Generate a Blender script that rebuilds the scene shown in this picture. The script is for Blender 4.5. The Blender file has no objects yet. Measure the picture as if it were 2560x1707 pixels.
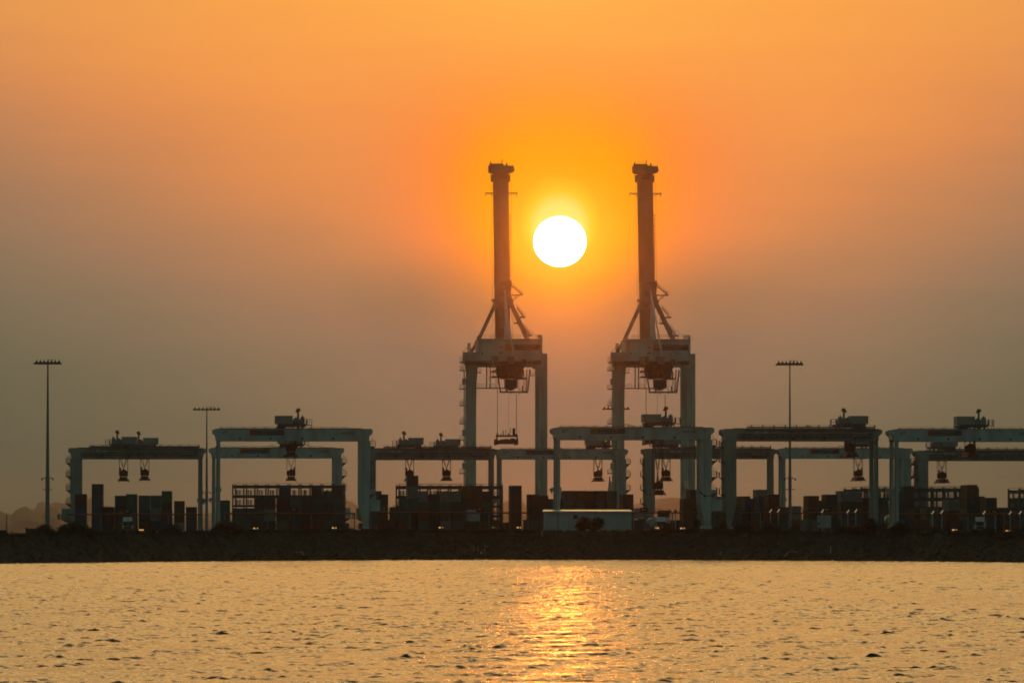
import bpy, math, random
import numpy as np
from mathutils import Vector

random.seed(7)
RNG = np.random.default_rng(11)
scene = bpy.context.scene
COL = scene.collection
R = math.radians

# ------------------------------------------------------------------ camera
F = 2560 * 200.0 / 36.0          # focal length in photo pixels (200 mm lens)
CAMH = 6.6                        # metres above the water
PITCH = math.atan((1321.0 - 853.5) / F)
cam_d = bpy.data.cameras.new('camera')
cam_d.lens = 200.0
cam_d.sensor_width = 36.0
cam_d.clip_start = 1.0
cam_d.clip_end = 60000.0
cam = bpy.data.objects.new('camera', cam_d)
COL.objects.link(cam)
cam.location = (0, 0, CAMH)
cam.rotation_euler = (math.pi / 2 + PITCH, 0, 0)
scene.camera = cam

def ray(px, py):
    u = (px - 1280.0) / F
    v = (853.5 - py) / F
    c, s = math.cos(PITCH), math.sin(PITCH)
    return (u, c - s * v, s + c * v)

SUN = Vector(ray(1399.5, 604.0)).normalized()
SUN_EL = math.asin(SUN.z)
SUN_AZ = math.atan2(SUN.x, SUN.y)

# ------------------------------------------------------------------ sky (procedural, by direction only)
world = bpy.data.worlds.new('World')
scene.world = world
world.use_nodes = True
nt = world.node_tree
nt.nodes.clear()
N = nt.nodes.new
Lk = nt.links.new

def wmath(op, a, b=None, clamp=False):
    n = N('ShaderNodeMath'); n.operation = op; n.use_clamp = clamp
    for i, x in enumerate((a, b)):
        if x is None:
            continue
        if isinstance(x, (int, float)):
            n.inputs[i].default_value = x
        else:
            Lk(x, n.inputs[i])
    return n.outputs[0]

def s2l(c):
    return tuple(((v / 255.0) / 12.92 if v / 255.0 <= 0.04045 else ((v / 255.0 + 0.055) / 1.055) ** 2.4) for v in c)

def wramp(fac, lo, hi, stops):
    t = wmath('DIVIDE', wmath('SUBTRACT', fac, lo), hi - lo, True)
    n = N('ShaderNodeValToRGB')
    n.color_ramp.interpolation = 'LINEAR'
    el = n.color_ramp.elements
    while len(el) > 1:
        el.remove(el[-1])
    for i, (p, c) in enumerate(stops):
        e = el[0] if i == 0 else el.new((p - lo) / (hi - lo))
        e.position = (p - lo) / (hi - lo)
        e.color = (c[0], c[1], c[2], 1)
    Lk(t, n.inputs[0])
    return n.outputs[0]

tc = N('ShaderNodeTexCoord')
sep = N('ShaderNodeSeparateXYZ')
Lk(tc.outputs['Generated'], sep.inputs[0])
X, Y_, Z = sep.outputs
DEG = 57.29578
az = wmath('MULTIPLY', wmath('ARCTAN2', X, Y_), DEG)
el_ = wmath('MULTIPLY', wmath('ARCSINE', Z), DEG)
u = wmath('SUBTRACT', az, SUN_AZ * DEG)
v = wmath('ABSOLUTE', el_)
# faint smoke unevenness in the sky
noi = N('ShaderNodeTexNoise'); noi.inputs['Scale'].default_value = 9.0; noi.inputs['Detail'].default_value = 4.0
mp = N('ShaderNodeMapping'); mp.inputs['Scale'].default_value = (1, 1, 3.5)
Lk(tc.outputs['Generated'], mp.inputs[0]); Lk(mp.outputs[0], noi.inputs['Vector'])
wob = wmath('MULTIPLY', wmath('SUBTRACT', noi.outputs[0], 0.5), 0.6)
noi2 = N('ShaderNodeTexNoise'); noi2.inputs['Scale'].default_value = 26.0; noi2.inputs['Detail'].default_value = 5.0
mp2 = N('ShaderNodeMapping'); mp2.inputs['Scale'].default_value = (1, 1, 7.0); mp2.inputs['Rotation'].default_value = (0, R(4), 0)
Lk(tc.outputs['Generated'], mp2.inputs[0]); Lk(mp2.outputs[0], noi2.inputs['Vector'])
wob = wmath('ADD', wob, wmath('MULTIPLY', wmath('SUBTRACT', noi2.outputs[0], 0.5), 0.45))
s_ = wmath('ADD', wmath('SUBTRACT', v, wmath('MULTIPLY', wmath('SQRT', wmath('ADD', wmath('MULTIPLY', u, u), 0.36)), 0.38)), wob)
BASE = [(-2.2, (86, 88, 68)), (-1.5, (92, 92, 70)), (-0.3, (111, 104, 80)), (0.4, (131, 113, 87)), (0.75, (143, 117, 89)), (1.1, (158, 121, 91)), (1.6, (181, 128, 88)),
        (2.0, (202, 134, 85)), (2.4, (222, 140, 81)), (3.2, (243, 152, 77)), (4.2, (252, 164, 76)), (5.0, (255, 175, 76)),
        (7.0, (255, 194, 104)), (12.0, (255, 198, 122)), (20.0, (255, 193, 124)), (32.0, (140, 122, 98))]
HIGH = {5.0: 1.0, 7.0: 1.6, 12.0: 2.05, 20.0: 2.05, 32.0: 1.2}
side = N('ShaderNodeMapRange'); side.interpolation_type = 'SMOOTHSTEP'
Lk(wmath('ABSOLUTE', u), side.inputs['Value']); side.inputs['From Min'].default_value = 2.0; side.inputs['From Max'].default_value = 6.0
base = wramp(s_, -2.2, 32.0, [(p, tuple(x * HIGH.get(p, 1.0) for x in s2l(c))) for p, c in BASE])

def wmix(fac, a, b, mode='MIX'):
    n = N('ShaderNodeMix'); n.data_type = 'RGBA'; n.blend_type = mode
    if isinstance(fac, (int, float)):
        n.inputs[0].default_value = fac
    else:
        Lk(fac, n.inputs[0])
    for i, x in ((6, a), (7, b)):
        if isinstance(x, tuple):
            n.inputs[i].default_value = (x[0], x[1], x[2], 1)
        else:
            Lk(x, n.inputs[i])
    return n.outputs[2]

upv = N('ShaderNodeMapRange'); upv.interpolation_type = 'SMOOTHSTEP'
Lk(el_, upv.inputs['Value']); upv.inputs['From Min'].default_value = 3.6; upv.inputs['From Max'].default_value = 5.4
base = wmix(wmath('MULTIPLY', side.outputs[0], upv.outputs[0]), base, wmix(1.0, base, (0.89, 1.02, 1.14), 'MULTIPLY'))
dotn = N('ShaderNodeVectorMath'); dotn.operation = 'DOT_PRODUCT'
Lk(tc.outputs['Generated'], dotn.inputs[0]); dotn.inputs[1].default_value = SUN
mr = N('ShaderNodeMapRange'); mr.interpolation_type = 'SMOOTHSTEP'
mr.inputs['From Min'].default_value = 0.70; mr.inputs['From Max'].default_value = 0.93
Lk(dotn.outputs['Value'], mr.inputs['Value'])
AMB = (0.050, 0.088, 0.076)
col = wmix(mr.outputs[0], AMB, base)
# the aureole and the disc, slightly flattened by refraction near the horizon
dv = wmath('SUBTRACT', el_, SUN_EL * DEG)
dve = wmath('MULTIPLY', dv, 1.05)
r_ = wmath('SQRT', wmath('ADD', wmath('MULTIPLY', u, u), wmath('MULTIPLY', dve, dve)))
rr = wmath('SUBTRACT', r_, wmath('MULTIPLY', dv, 0.52))
GL = [(0.20, (255, 208, 110), 1.0), (0.27, (255, 185, 30), 1.0), (0.36, (255, 162, 0), 1.0), (0.60, (255, 156, 0), 1.0),
      (0.78, (255, 148, 18), 0.92), (1.0, (255, 138, 46), 0.85), (1.35, (250, 132, 64), 0.58), (1.8, (240, 132, 76), 0.25), (2.4, (240, 140, 76), 0.0)]
glc = wramp(rr, 0.1, 2.4, [(p, s2l(c)) for p, c, w in GL])
glw = wramp(rr, 0.1, 2.4, [(p, (w, w, w)) for p, c, w in GL])
hi_ = N('ShaderNodeMapRange'); hi_.interpolation_type = 'SMOOTHSTEP'
Lk(dv, hi_.inputs['Value']); hi_.inputs['From Min'].default_value = 2.4; hi_.inputs['From Max'].default_value = 0.7
glw = wmath('MULTIPLY', glw, hi_.outputs[0])
col = wmix(glw, col, glc)
below = N('ShaderNodeMapRange'); below.interpolation_type = 'SMOOTHSTEP'
Lk(el_, below.inputs['Value']); below.inputs['From Min'].default_value = 3.05; below.inputs['From Max'].default_value = 2.2
dip = wramp(r_, 0.0, 3.4, [(0.25, (0.60, 0.60, 0.60)), (0.8, (0.42, 0.42, 0.42)), (1.6, (0.34, 0.34, 0.34)), (2.4, (0.09, 0.09, 0.09)), (3.2, (0, 0, 0))])
dd = wmath('MULTIPLY', dip, below.outputs[0])
kc = N('ShaderNodeCombineXYZ')
for i_, w_ in enumerate((1.45, 0.72, 0.12)):
    Lk(wmath('SUBTRACT', 1.0, wmath('MULTIPLY', dd, w_)), kc.inputs[i_])
sc_ = N('ShaderNodeVectorMath'); sc_.operation = 'MULTIPLY'; Lk(col, sc_.inputs[0]); Lk(kc.outputs[0], sc_.inputs[1])
col = sc_.outputs[0]
disc = wmath('LESS_THAN', r_, 0.2685)
col = wmix(disc, col, (3.2, 2.8, 2.3))
bg = N('ShaderNodeBackground'); Lk(col, bg.inputs[0]); bg.inputs[1].default_value = 1.0
wo = N('ShaderNodeOutputWorld'); Lk(bg.outputs[0], wo.inputs[0])
world.cycles.sampling_method = 'MANUAL'
world.cycles.sample_map_resolution = 4096

# ------------------------------------------------------------------ sun lamp, weak behind thick smoke
sun_d = bpy.data.lights.new('sun', 'SUN')
sun_d.energy = 0.0122
sun_d.angle = R(0.53)
sun_d.color = (1.0, 0.215, 0.015)
sun = bpy.data.objects.new('sun', sun_d)
COL.objects.link(sun)
sun.rotation_euler = (-SUN).to_track_quat('-Z', 'Y').to_euler()

vs = scene.view_settings
vs.view_transform = 'Standard'; vs.look = 'None'; vs.exposure = 0.0; vs.gamma = 1.0
cy = scene.cycles
cy.use_denoising = True
cy.max_bounces = 6; cy.volume_bounces = 1; cy.diffuse_bounces = 2; cy.glossy_bounces = 3
cy.transparent_max_bounces = 8
cy.sample_clamp_indirect = 4.0
cy.caustics_reflective = False; cy.caustics_refractive = False
cy.filter_width = 1.8
cy.use_adaptive_sampling = True; cy.adaptive_threshold = 0.01

# ------------------------------------------------------------------ materials
def mat(name, color, rough=0.6, metallic=0.0, var=0.18, scale=0.8, stretch=(1, 1, 1), dirt=None, bump=0.0, emit=None, coat=0.0):
    m = bpy.data.materials.new(name); m.use_nodes = True
    t = m.node_tree; b = t.nodes['Principled BSDF']
    b.inputs['Roughness'].default_value = rough
    b.inputs['Metallic'].default_value = metallic
    if coat:
        b.inputs['Coat Weight'].default_value = coat
    c = t.nodes.new('ShaderNodeTexCoord'); mpp = t.nodes.new('ShaderNodeMapping')
    mpp.inputs['Scale'].default_value = stretch
    t.links.new(c.outputs['Object'], mpp.inputs[0])
    n = t.nodes.new('ShaderNodeTexNoise'); n.inputs['Scale'].default_value = scale; n.inputs['Detail'].default_value = 5
    t.links.new(mpp.outputs[0], n.inputs['Vector'])
    r = t.nodes.new('ShaderNodeValToRGB')
    lo = tuple(x * (1 - var) for x in color) + (1,) if dirt is None else tuple(dirt) + (1,)
    hi = tuple(min(1, x * (1 + var)) for x in color) + (1,)
    r.color_ramp.elements[0].position = 0.32; r.color_ramp.elements[0].color = lo
    r.color_ramp.elements[1].position = 0.6; r.color_ramp.elements[1].color = hi
    t.links.new(n.outputs[0], r.inputs[0]); t.links.new(r.outputs[0], b.inputs['Base Color'])
    if bump:
        bm = t.nodes.new('ShaderNodeBump'); bm.inputs['Strength'].default_value = bump
        t.links.new(n.outputs[0], bm.inputs['Height']); t.links.new(bm.outputs[0], b.inputs['Normal'])
    if emit:
        b.inputs['Emission Color'].default_value = emit[:3] + (1,)
        b.inputs['Emission Strength'].default_value = emit[3]
    return m

M = {
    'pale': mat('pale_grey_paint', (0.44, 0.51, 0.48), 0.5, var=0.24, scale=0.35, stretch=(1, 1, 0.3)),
    'pale_shaded': mat('shaded_pale_grey_paint', (0.27, 0.33, 0.30), 0.5, var=0.2, scale=0.35, stretch=(1, 1, 0.3)),  # same crane paint, with the shade of the walkway side put into the colour
    'boom': mat('dull_brown_grey_paint', (0.20, 0.18, 0.17), 0.6, var=0.35, scale=0.12, stretch=(1, 1, 0.25)),
    'sts': mat('blue_grey_paint', (0.47, 0.56, 0.49), 0.5, var=0.26, scale=0.25, stretch=(1, 1, 0.3)),
    'stslight': mat('light_grey_paint', (0.62, 0.64, 0.62), 0.5, var=0.08),
    'apex': mat('weathered_brown_grey_paint', (0.24, 0.24, 0.22), 0.55, var=0.25, scale=0.3),
    'trol': mat('grimy_machinery_paint', (0.13, 0.12, 0.11), 0.6, var=0.5, scale=0.7),
    'dark': mat('dark_steel', (0.09, 0.10, 0.10), 0.6, var=0.2),
    'mid': mat('galvanised_steel', (0.22, 0.24, 0.24), 0.55, var=0.15),
    'spreader': mat('dark_red_steel', (0.14, 0.05, 0.035), 0.6, var=0.25, scale=2),
    'black': mat('black_rubber', (0.02, 0.02, 0.02), 0.8, var=0.1),
    'white': mat('white_paint', (0.72, 0.74, 0.72), 0.45, var=0.06, scale=0.5),
    'roofw': mat('glossy_white_roof', (0.75, 0.75, 0.72), 0.28, var=0.05),
    'panel': mat('grey_wall_panel', (0.50, 0.53, 0.54), 0.5, var=0.10, scale=0.4, stretch=(1, 1, 0.2)),
    'glass': mat('dark_glass', (0.03, 0.04, 0.05), 0.08, var=0.05),
    'orange': mat('orange_paint', (0.26, 0.075, 0.025), 0.55, var=0.15),
    'redsign': mat('red_sign_panel', (0.42, 0.07, 0.04), 0.5, var=0.1),
    'yelsign': mat('amber_sign_panel', (0.42, 0.26, 0.04), 0.5, var=0.1),
    'navy': mat('navy_sign_panel', (0.045, 0.06, 0.08), 0.5, var=0.1),
    'letter': mat('pale_lettering', (0.5, 0.55, 0.55), 0.5, var=0.03),
    'ink': mat('black_lettering', (0.03, 0.035, 0.04), 0.5, var=0.03),
    'lamp_on': mat('lit_lamp_lens', (0.8, 0.6, 0.4), 0.4, var=0.02, emit=(1.0, 0.50, 0.15, 0.75)),
    'lamp_dim': mat('dim_lamp_lens', (0.8, 0.6, 0.5), 0.4, var=0.02, emit=(0.9, 0.6, 0.42, 0.38)),
    'green_on': mat('lit_green_lamp', (0.1, 0.5, 0.2), 0.4, var=0.02, emit=(0.1, 0.6, 0.2, 0.35)),
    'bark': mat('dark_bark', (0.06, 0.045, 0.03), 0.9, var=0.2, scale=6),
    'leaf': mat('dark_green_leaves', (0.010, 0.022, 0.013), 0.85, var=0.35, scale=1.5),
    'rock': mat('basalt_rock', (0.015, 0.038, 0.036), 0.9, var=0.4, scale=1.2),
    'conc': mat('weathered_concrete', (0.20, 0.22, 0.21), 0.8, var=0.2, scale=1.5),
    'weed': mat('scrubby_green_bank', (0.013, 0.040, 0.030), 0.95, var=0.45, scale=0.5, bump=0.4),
    'asphalt': mat('asphalt', (0.05, 0.05, 0.05), 0.9, var=0.15, scale=0.3),
    'hill': mat('distant_woodland', (0.06, 0.09, 0.06), 0.95, var=0.3, scale=0.01),
    'bird': mat('dark_feathers', (0.02, 0.02, 0.02), 0.8, var=0.2),
    'cable': mat('steel_rope', (0.05, 0.05, 0.05), 0.6, var=0.1),
}
CC = {'r': ('dark red', (0.19, 0.065, 0.055)), 'n': ('rusty brown', (0.16, 0.085, 0.055)), 'b': ('navy blue', (0.045, 0.085, 0.14)),
      't': ('dark teal', (0.05, 0.13, 0.13)), 'g': ('dark green', (0.065, 0.15, 0.1)), 'y': ('mid grey', (0.21, 0.235, 0.225)),
      'w': ('light grey', (0.5, 0.55, 0.55)), 'k': ('charcoal', (0.055, 0.075, 0.068)), 'a': ('sea green', (0.21, 0.31, 0.27)),
      'm': ('maroon', (0.12, 0.045, 0.045))}
CMAT = {k: mat(n.replace(' ', '_') + '_container_paint', c, 0.55, var=0.2, scale=0.7, stretch=(1, 1, 0.4),
               dirt=tuple(x * 0.72 + 0.012 for x in c)) for k, (n, c) in CC.items()}

# ------------------------------------------------------------------ mesh helpers
class MB:
    def __init__(self):
        self.v = []; self.f = []
    def quadbox(self, a, b):
        """a, b: two lists of 4 points (rings) joined into a closed hexahedron"""
        n = len(self.v)
        self.v += [tuple(p) for p in a] + [tuple(p) for p in b]
        self.f += [(n, n + 1, n + 2, n + 3), (n + 7, n + 6, n + 5, n + 4)]
        for i in range(4):
            j = (i + 1) % 4
            self.f.append((n + i, n + 4 + i, n + 4 + j, n + j))
        return self
    def box(self, x0, x1, y0, y1, z0, z1):
        if x1 < x0: x0, x1 = x1, x0
        if y1 < y0: y0, y1 = y1, y0
        if z1 < z0: z0, z1 = z1, z0
        return self.quadbox([(x0, y0, z0), (x0, y1, z0), (x1, y1, z0), (x1, y0, z0)],
                            [(x0, y0, z1), (x0, y1, z1), (x1, y1, z1), (x1, y0, z1)])
    def bar(self, p, q, w, h=None, w2=None, h2=None):
        h = w if h is None else h
        w2 = w if w2 is None else w2; h2 = h if h2 is None else h2
        p = Vector(p); q = Vector(q); d = (q - p)
        if d.length < 1e-6: return self
        d.normalize()
        up = Vector((0, 1, 0)) if abs(d.y) < 0.9 else Vector((0, 0, 1))
        s = d.cross(up).normalized(); t = s.cross(d).normalized()
        def ring(c, w, h):
            return [c - s * w / 2 - t * h / 2, c - s * w / 2 + t * h / 2, c + s * w / 2 + t * h / 2, c + s * w / 2 - t * h / 2]
        return self.quadbox(ring(p, w, h), ring(q, w2, h2))
    def tube(self, p, q, r, r2=None, n=10):
        r2 = r if r2 is None else r2
        p = Vector(p); q = Vector(q); d = (q - p).normalized()
        up = Vector((0, 0, 1)) if abs(d.z) < 0.9 else Vector((0, 1, 0))
        s = d.cross(up).normalized(); t = s.cross(d)
        k = len(self.v)
        for c, rad in ((p, r), (q, r2)):
            for i in range(n):
                a = 2 * math.pi * i / n
                self.v.append(tuple(c + s * math.cos(a) * rad + t * math.sin(a) * rad))
        for i in range(n):
            j = (i + 1) % n
            self.f.append((k + i, k + j, k + n + j, k + n + i))
        self.f.append(tuple(k + n - 1 - i for i in range(n)))
        self.f.append(tuple(k + n + i for i in range(n)))
        return self
    def prism(self, pts, y0, y1):
        """polygon pts (x, z) extruded along y"""
        n = len(pts); k = len(self.v)
        self.v += [(x, y0, z) for x, z in pts] + [(x, y1, z) for x, z in pts]
        self.f.append(tuple(range(k, k + n)))
        self.f.append(tuple(reversed(range(k + n, k + 2 * n))))
        for i in range(n):
            j = (i + 1) % n
            self.f.append((k + j, k + i, k + n + i, k + n + j))
        return self
    def blob(self, c, rx, ry, rz, jit=0.15, seg=10, rings=7, rnd=random):
        k = len(self.v)
        for i in range(rings + 1):
            th = math.pi * i / rings
            for j in range(seg):
                ph = 2 * math.pi * j / seg
                e = 1 + rnd.uniform(-jit, jit)
                self.v.append((c[0] + rx * e * math.sin(th) * math.cos(ph), c[1] + ry * e * math.sin(th) * math.sin(ph), c[2] + rz * e * math.cos(th)))
        for i in range(rings):
            for j in range(seg):
                j2 = (j + 1) % seg
                self.f.append((k + i * seg + j, k + (i + 1) * seg + j, k + (i + 1) * seg + j2, k + i * seg + j2))
        return self
    def rail(self, p, q, h=1.1, step=1.5, t=0.07, mids=1):
        """handrail from p to q: posts, top rail and mid rails"""
        p = Vector(p); q = Vector(q); L = (q - p).length; n = max(1, int(round(L / step)))
        for i in range(n + 1):
            c = p.lerp(q, i / n); self.bar(c, c + Vector((0, 0, h)), t)
        for k in range(mids + 1):
            z = Vector((0, 0, h * (1 - k / (mids + 1)) - t / 2))
            self.bar(p + z, q + z, t)
        return self
    def mesh(self, name, smooth=False):
        me = bpy.data.meshes.new(name)
        me.from_pydata(self.v, [], self.f); me.validate(); 
        if smooth:
            me.polygons.foreach_set('use_smooth', [True] * len(me.polygons))
        me.update()
        return me
    def build(self, name, material, parent=None, smooth=False, loc=None):
        me = self.mesh(name, smooth)
        me.materials.append(material)
        return link(name, me, parent, loc)

def link(name, data, parent=None, loc=None):
    o = bpy.data.objects.new(name, data)
    COL.objects.link(o)
    if parent is not None: o.parent = parent
    if loc is not None: o.location = loc
    return o

def tag(o, label=None, cat=None, group=None, kind=None):
    if label: o['label'] = label
    if cat: o['category'] = cat
    if group: o['group'] = group
    if kind: o['kind'] = kind
    return o

def recalc(me):
    import bmesh
    b = bmesh.new(); b.from_mesh(me); bmesh.ops.recalc_face_normals(b, faces=b.faces); b.to_mesh(me); b.free()

def copy_tree(o, parent=None):
    c = o.copy(); COL.objects.link(c); c.parent = parent
    for k, val in list(o.items()):
        c[k] = val
    for ch in list(o.children):
        copy_tree(ch, c)
    return c

def text_obj(body, size, material, parent, loc, name='lettering', width=None, depth=0.02, font_scale=None):
    cu = bpy.data.curves.new(name, 'FONT'); cu.body = body; cu.size = size; cu.extrude = depth
    cu.align_x = 'LEFT'; cu.align_y = 'BOTTOM'; cu.resolution_u = 2
    t = bpy.data.objects.new('tmp', cu); COL.objects.link(t)
    bpy.context.view_layer.update()
    dg = bpy.context.evaluated_depsgraph_get()
    me = bpy.data.meshes.new_from_object(t.evaluated_get(dg))
    bpy.data.objects.remove(t); bpy.data.curves.remove(cu)
    co = np.empty(len(me.vertices) * 3); me.vertices.foreach_get('co', co); co = co.reshape(-1, 3)
    if width:
        w = co[:, 0].max() - co[:, 0].min()
        co[:, 0] = (co[:, 0] - co[:, 0].min()) * width / w
    co = np.stack([co[:, 0], -co[:, 2], co[:, 1]], 1)      # stand it up, facing -Y
    me.vertices.foreach_set('co', co.ravel()); me.update()
    me.name = name
    me.materials.clear(); me.materials.append(material)
    return link(name, me, parent, loc)

# ------------------------------------------------------------------ yard frame: axes turned so that blocks recede to x = 600 px
PHI = math.atan((1280.0 - 600.0) / F)
DV = (-math.sin(PHI), math.cos(PHI)); LV = (math.cos(PHI), math.sin(PHI))

def YP(px, py, D):
    """photo pixel at yard depth D -> (lateral, height)"""
    r = ray(px, py)
    t = D / (r[0] * DV[0] + r[1] * DV[1])
    return t * (r[0] * LV[0] + r[1] * LV[1]), CAMH + t * r[2]

def YW(a, b, z):
    return (a * LV[0] + b * DV[0], a * LV[1] + b * DV[1], z)

def G(D):
    """yard surface height: it falls gently towards the quay"""
    return 5.7 - min(max(D - 1300.0, 0), 200) / 200.0 * 1.0

def root(name, a, b, z):
    o = bpy.data.objects.new(name, None); COL.objects.link(o)
    o.empty_display_size = 2.0
    o.location = YW(a, b, z); o.rotation_euler = (0, 0, PHI)
    return o

class PX:
    """authoring in measured photo pixels at known distances, stored in the thing's own metres"""
    def __init__(self, a, b, z):
        self.a, self.b, self.z = a, b, z
    def p(self, px, py, D):
        a, z = YP(px, py, D)
        return (a - self.a, D - self.b, z - self.z)
    def box(self, mb, x0, x1, y0, y1, D0, D1):
        p = self.p(x0, (y0 + y1) / 2, D0); q = self.p(x1, (y0 + y1) / 2, D0)
        zt = self.p((x0 + x1) / 2, y0, D0)[2]; zb = self.p((x0 + x1) / 2, y1, D0)[2]
        return mb.box(p[0], q[0], D0 - self.b, D1 - self.b, zb, zt)
    def bar(self, mb, A, B, w, h=None):
        return mb.bar(self.p(*A), self.p(*B), w, h)
    def poly(self, mb, pts, D0, D1):
        q = [self.p(x, y, D0) for x, y in pts]
        return mb.prism([(c[0], c[2]) for c in q], D0 - self.b, D1 - self.b)

# ------------------------------------------------------------------ water: one sheet, finely divided where the photo looks
def interp(x, pts):
    return float(np.interp(x, [p[0] for p in pts], [p[1] for p in pts]))
WL = [(-1200, 1425), (0, 1407.7), (380, 1403), (800, 1399.5), (1200, 1398), (1700, 1398.5), (2240, 1401.5), (2560, 1405), (3800, 1420)]
CR = [(-1200, 1345), (0, 1336), (60, 1336), (240, 1332), (400, 1330.5), (560, 1329), (850, 1327.0), (1300, 1327.4), (1740, 1328),
      (2000, 1331), (2300, 1333.5), (2560, 1335), (3800, 1345)]

def build_water():
    rows = [2.0]
    while rows[-1] < 150: rows.append(rows[-1] * 1.25)
    rows[-1] = 150.0
    d = 150.0
    while d < 1300:
        d += 0.13 + max(0, d - 220) * 0.00042
        rows.append(d)
    while rows[-1] < 15000: rows.append(rows[-1] * 1.15)
    rows = np.array(rows)
    inner = np.linspace(-6.7, 6.7, 701)
    outer = np.array([9, 13, 19, 28, 40, 55.0])
    ang = np.radians(np.concatenate([-outer[::-1], inner, outer]))
    A, D = np.meshgrid(ang, rows)
    # beyond 1300 m keep the sheet inside the haze box
    Xc = D * np.tan(A); Yc = D.copy()
    Xc = np.clip(Xc, -11000, 11000)
    x = Xc.copy(); y = Yc.copy(); z = np.zeros_like(x)
    gust = np.zeros_like(x); grp = np.zeros_like(x)
    for _ in range(9):
        th = RNG.uniform(0, 2 * np.pi); lam = RNG.uniform(30, 140)
        gust += np.sin(2 * np.pi / lam * (x * np.cos(th) + y * np.sin(th) * 0.4) + RNG.uniform(0, 6.28))
    for _ in range(10):
        th = RNG.uniform(0, 2 * np.pi); lam = RNG.uniform(3.0, 9.0)
        grp += np.sin(2 * np.pi / lam * (x * np.cos(th) + y * np.sin(th) * 0.7) + RNG.uniform(0, 6.28))
    gust = np.clip(0.85 + 0.06 * gust + 0.26 * grp, 0.25, 1.85)
    fade = np.clip((D - 100) / 60, 0, 1) * np.clip((1500 - D) / 150, 0, 1) * (np.abs(A) < np.radians(7.5))
    n = 100
    lams = np.exp(RNG.uniform(np.log(0.48), np.log(2.4), n))
    for lam in lams:
        th = RNG.normal(-np.pi / 2 + 0.10, 1.25)
        k = 2 * np.pi / lam
        sl = WAVE_SLOPE * math.sqrt(2.0 / n)
        lim = np.clip((lam - 0.25) / 0.35 - D / 850.0 + 0.4, 0, 1)
        ph = k * (Xc * np.cos(th) + Yc * np.sin(th)) + RNG.uniform(0, 2 * np.pi)
        a = sl / k * gust * fade * lim
        z += a * np.sin(ph)
        q = 0.9 * a
        x += q * np.cos(th) * np.cos(ph); y += q * np.sin(th) * np.cos(ph)
    nr, nc = D.shape
    co = np.stack([x, y, z], -1).reshape(-1, 3)
    idx = np.arange(nr * nc).reshape(nr, nc)
    quads = np.stack([idx[:-1, :-1], idx[:-1, 1:], idx[1:, 1:], idx[1:, :-1]], -1).reshape(-1, 4)
    me = bpy.data.meshes.new('water')
    me.vertices.add(len(co)); me.vertices.foreach_set('co', co.astype(np.float32).ravel())
    me.loops.add(quads.size); me.loops.foreach_set('vertex_index', quads.astype(np.int32).ravel())
    me.polygons.add(len(quads))
    me.polygons.foreach_set('loop_start', np.arange(0, quads.size, 4, dtype=np.int32))
    me.polygons.foreach_set('use_smooth', np.ones(len(quads), dtype=bool))
    me.update(calc_edges=True)
    m = bpy.data.materials.new('sea_water'); m.use_nodes = True
    t = m.node_tree; b = t.nodes['Principled BSDF']
    b.inputs['Base Color'].default_value = (0.008, 0.014, 0.012, 1)
    b.inputs['Roughness'].default_value = WATER_ROUGH
    b.inputs['IOR'].default_value = 1.33
    g = t.nodes.new('ShaderNodeNewGeometry')
    mpp = t.nodes.new('ShaderNodeMapping'); mpp.inputs['Scale'].default_value = (1.25, 1.0, 1.0)
    t.links.new(g.outputs['Position'], mpp.inputs[0])
    n1 = t.nodes.new('ShaderNodeTexNoise'); n1.inputs['Scale'].default_value = 3.2; n1.inputs['Detail'].default_value = 3.0
    t.links.new(mpp.outputs[0], n1.inputs['Vector'])
    bp = t.nodes.new('ShaderNodeBump'); bp.inputs['Strength'].default_value = 1.0; bp.inputs['Distance'].default_value = WATER_BUMP
    t.links.new(n1.outputs[0], bp.inputs['Height']); t.links.new(bp.outputs[0], b.inputs['Normal'])
    me.materials.append(m)
    w = link('water', me); tag(w, kind='structure')
    return w
WAVE_SLOPE = 0.145
WATER_ROUGH = 0.12
WATER_BUMP = 0.12
if not globals().get('NO_WATER'):
    build_water()

# ------------------------------------------------------------------ land
def shore(px):
    """world x is near this column: waterline depth, crest depth, crest height (world Y as depth)"""
    yw = interp(px, WL); Dw = CAMH * F / (yw - 1321.0)
    Dc = Dw + 10.0
    r = ray(px, interp(px, CR)); t = Dc / r[1]
    return Dw, Dc, CAMH + t * r[2]

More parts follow.
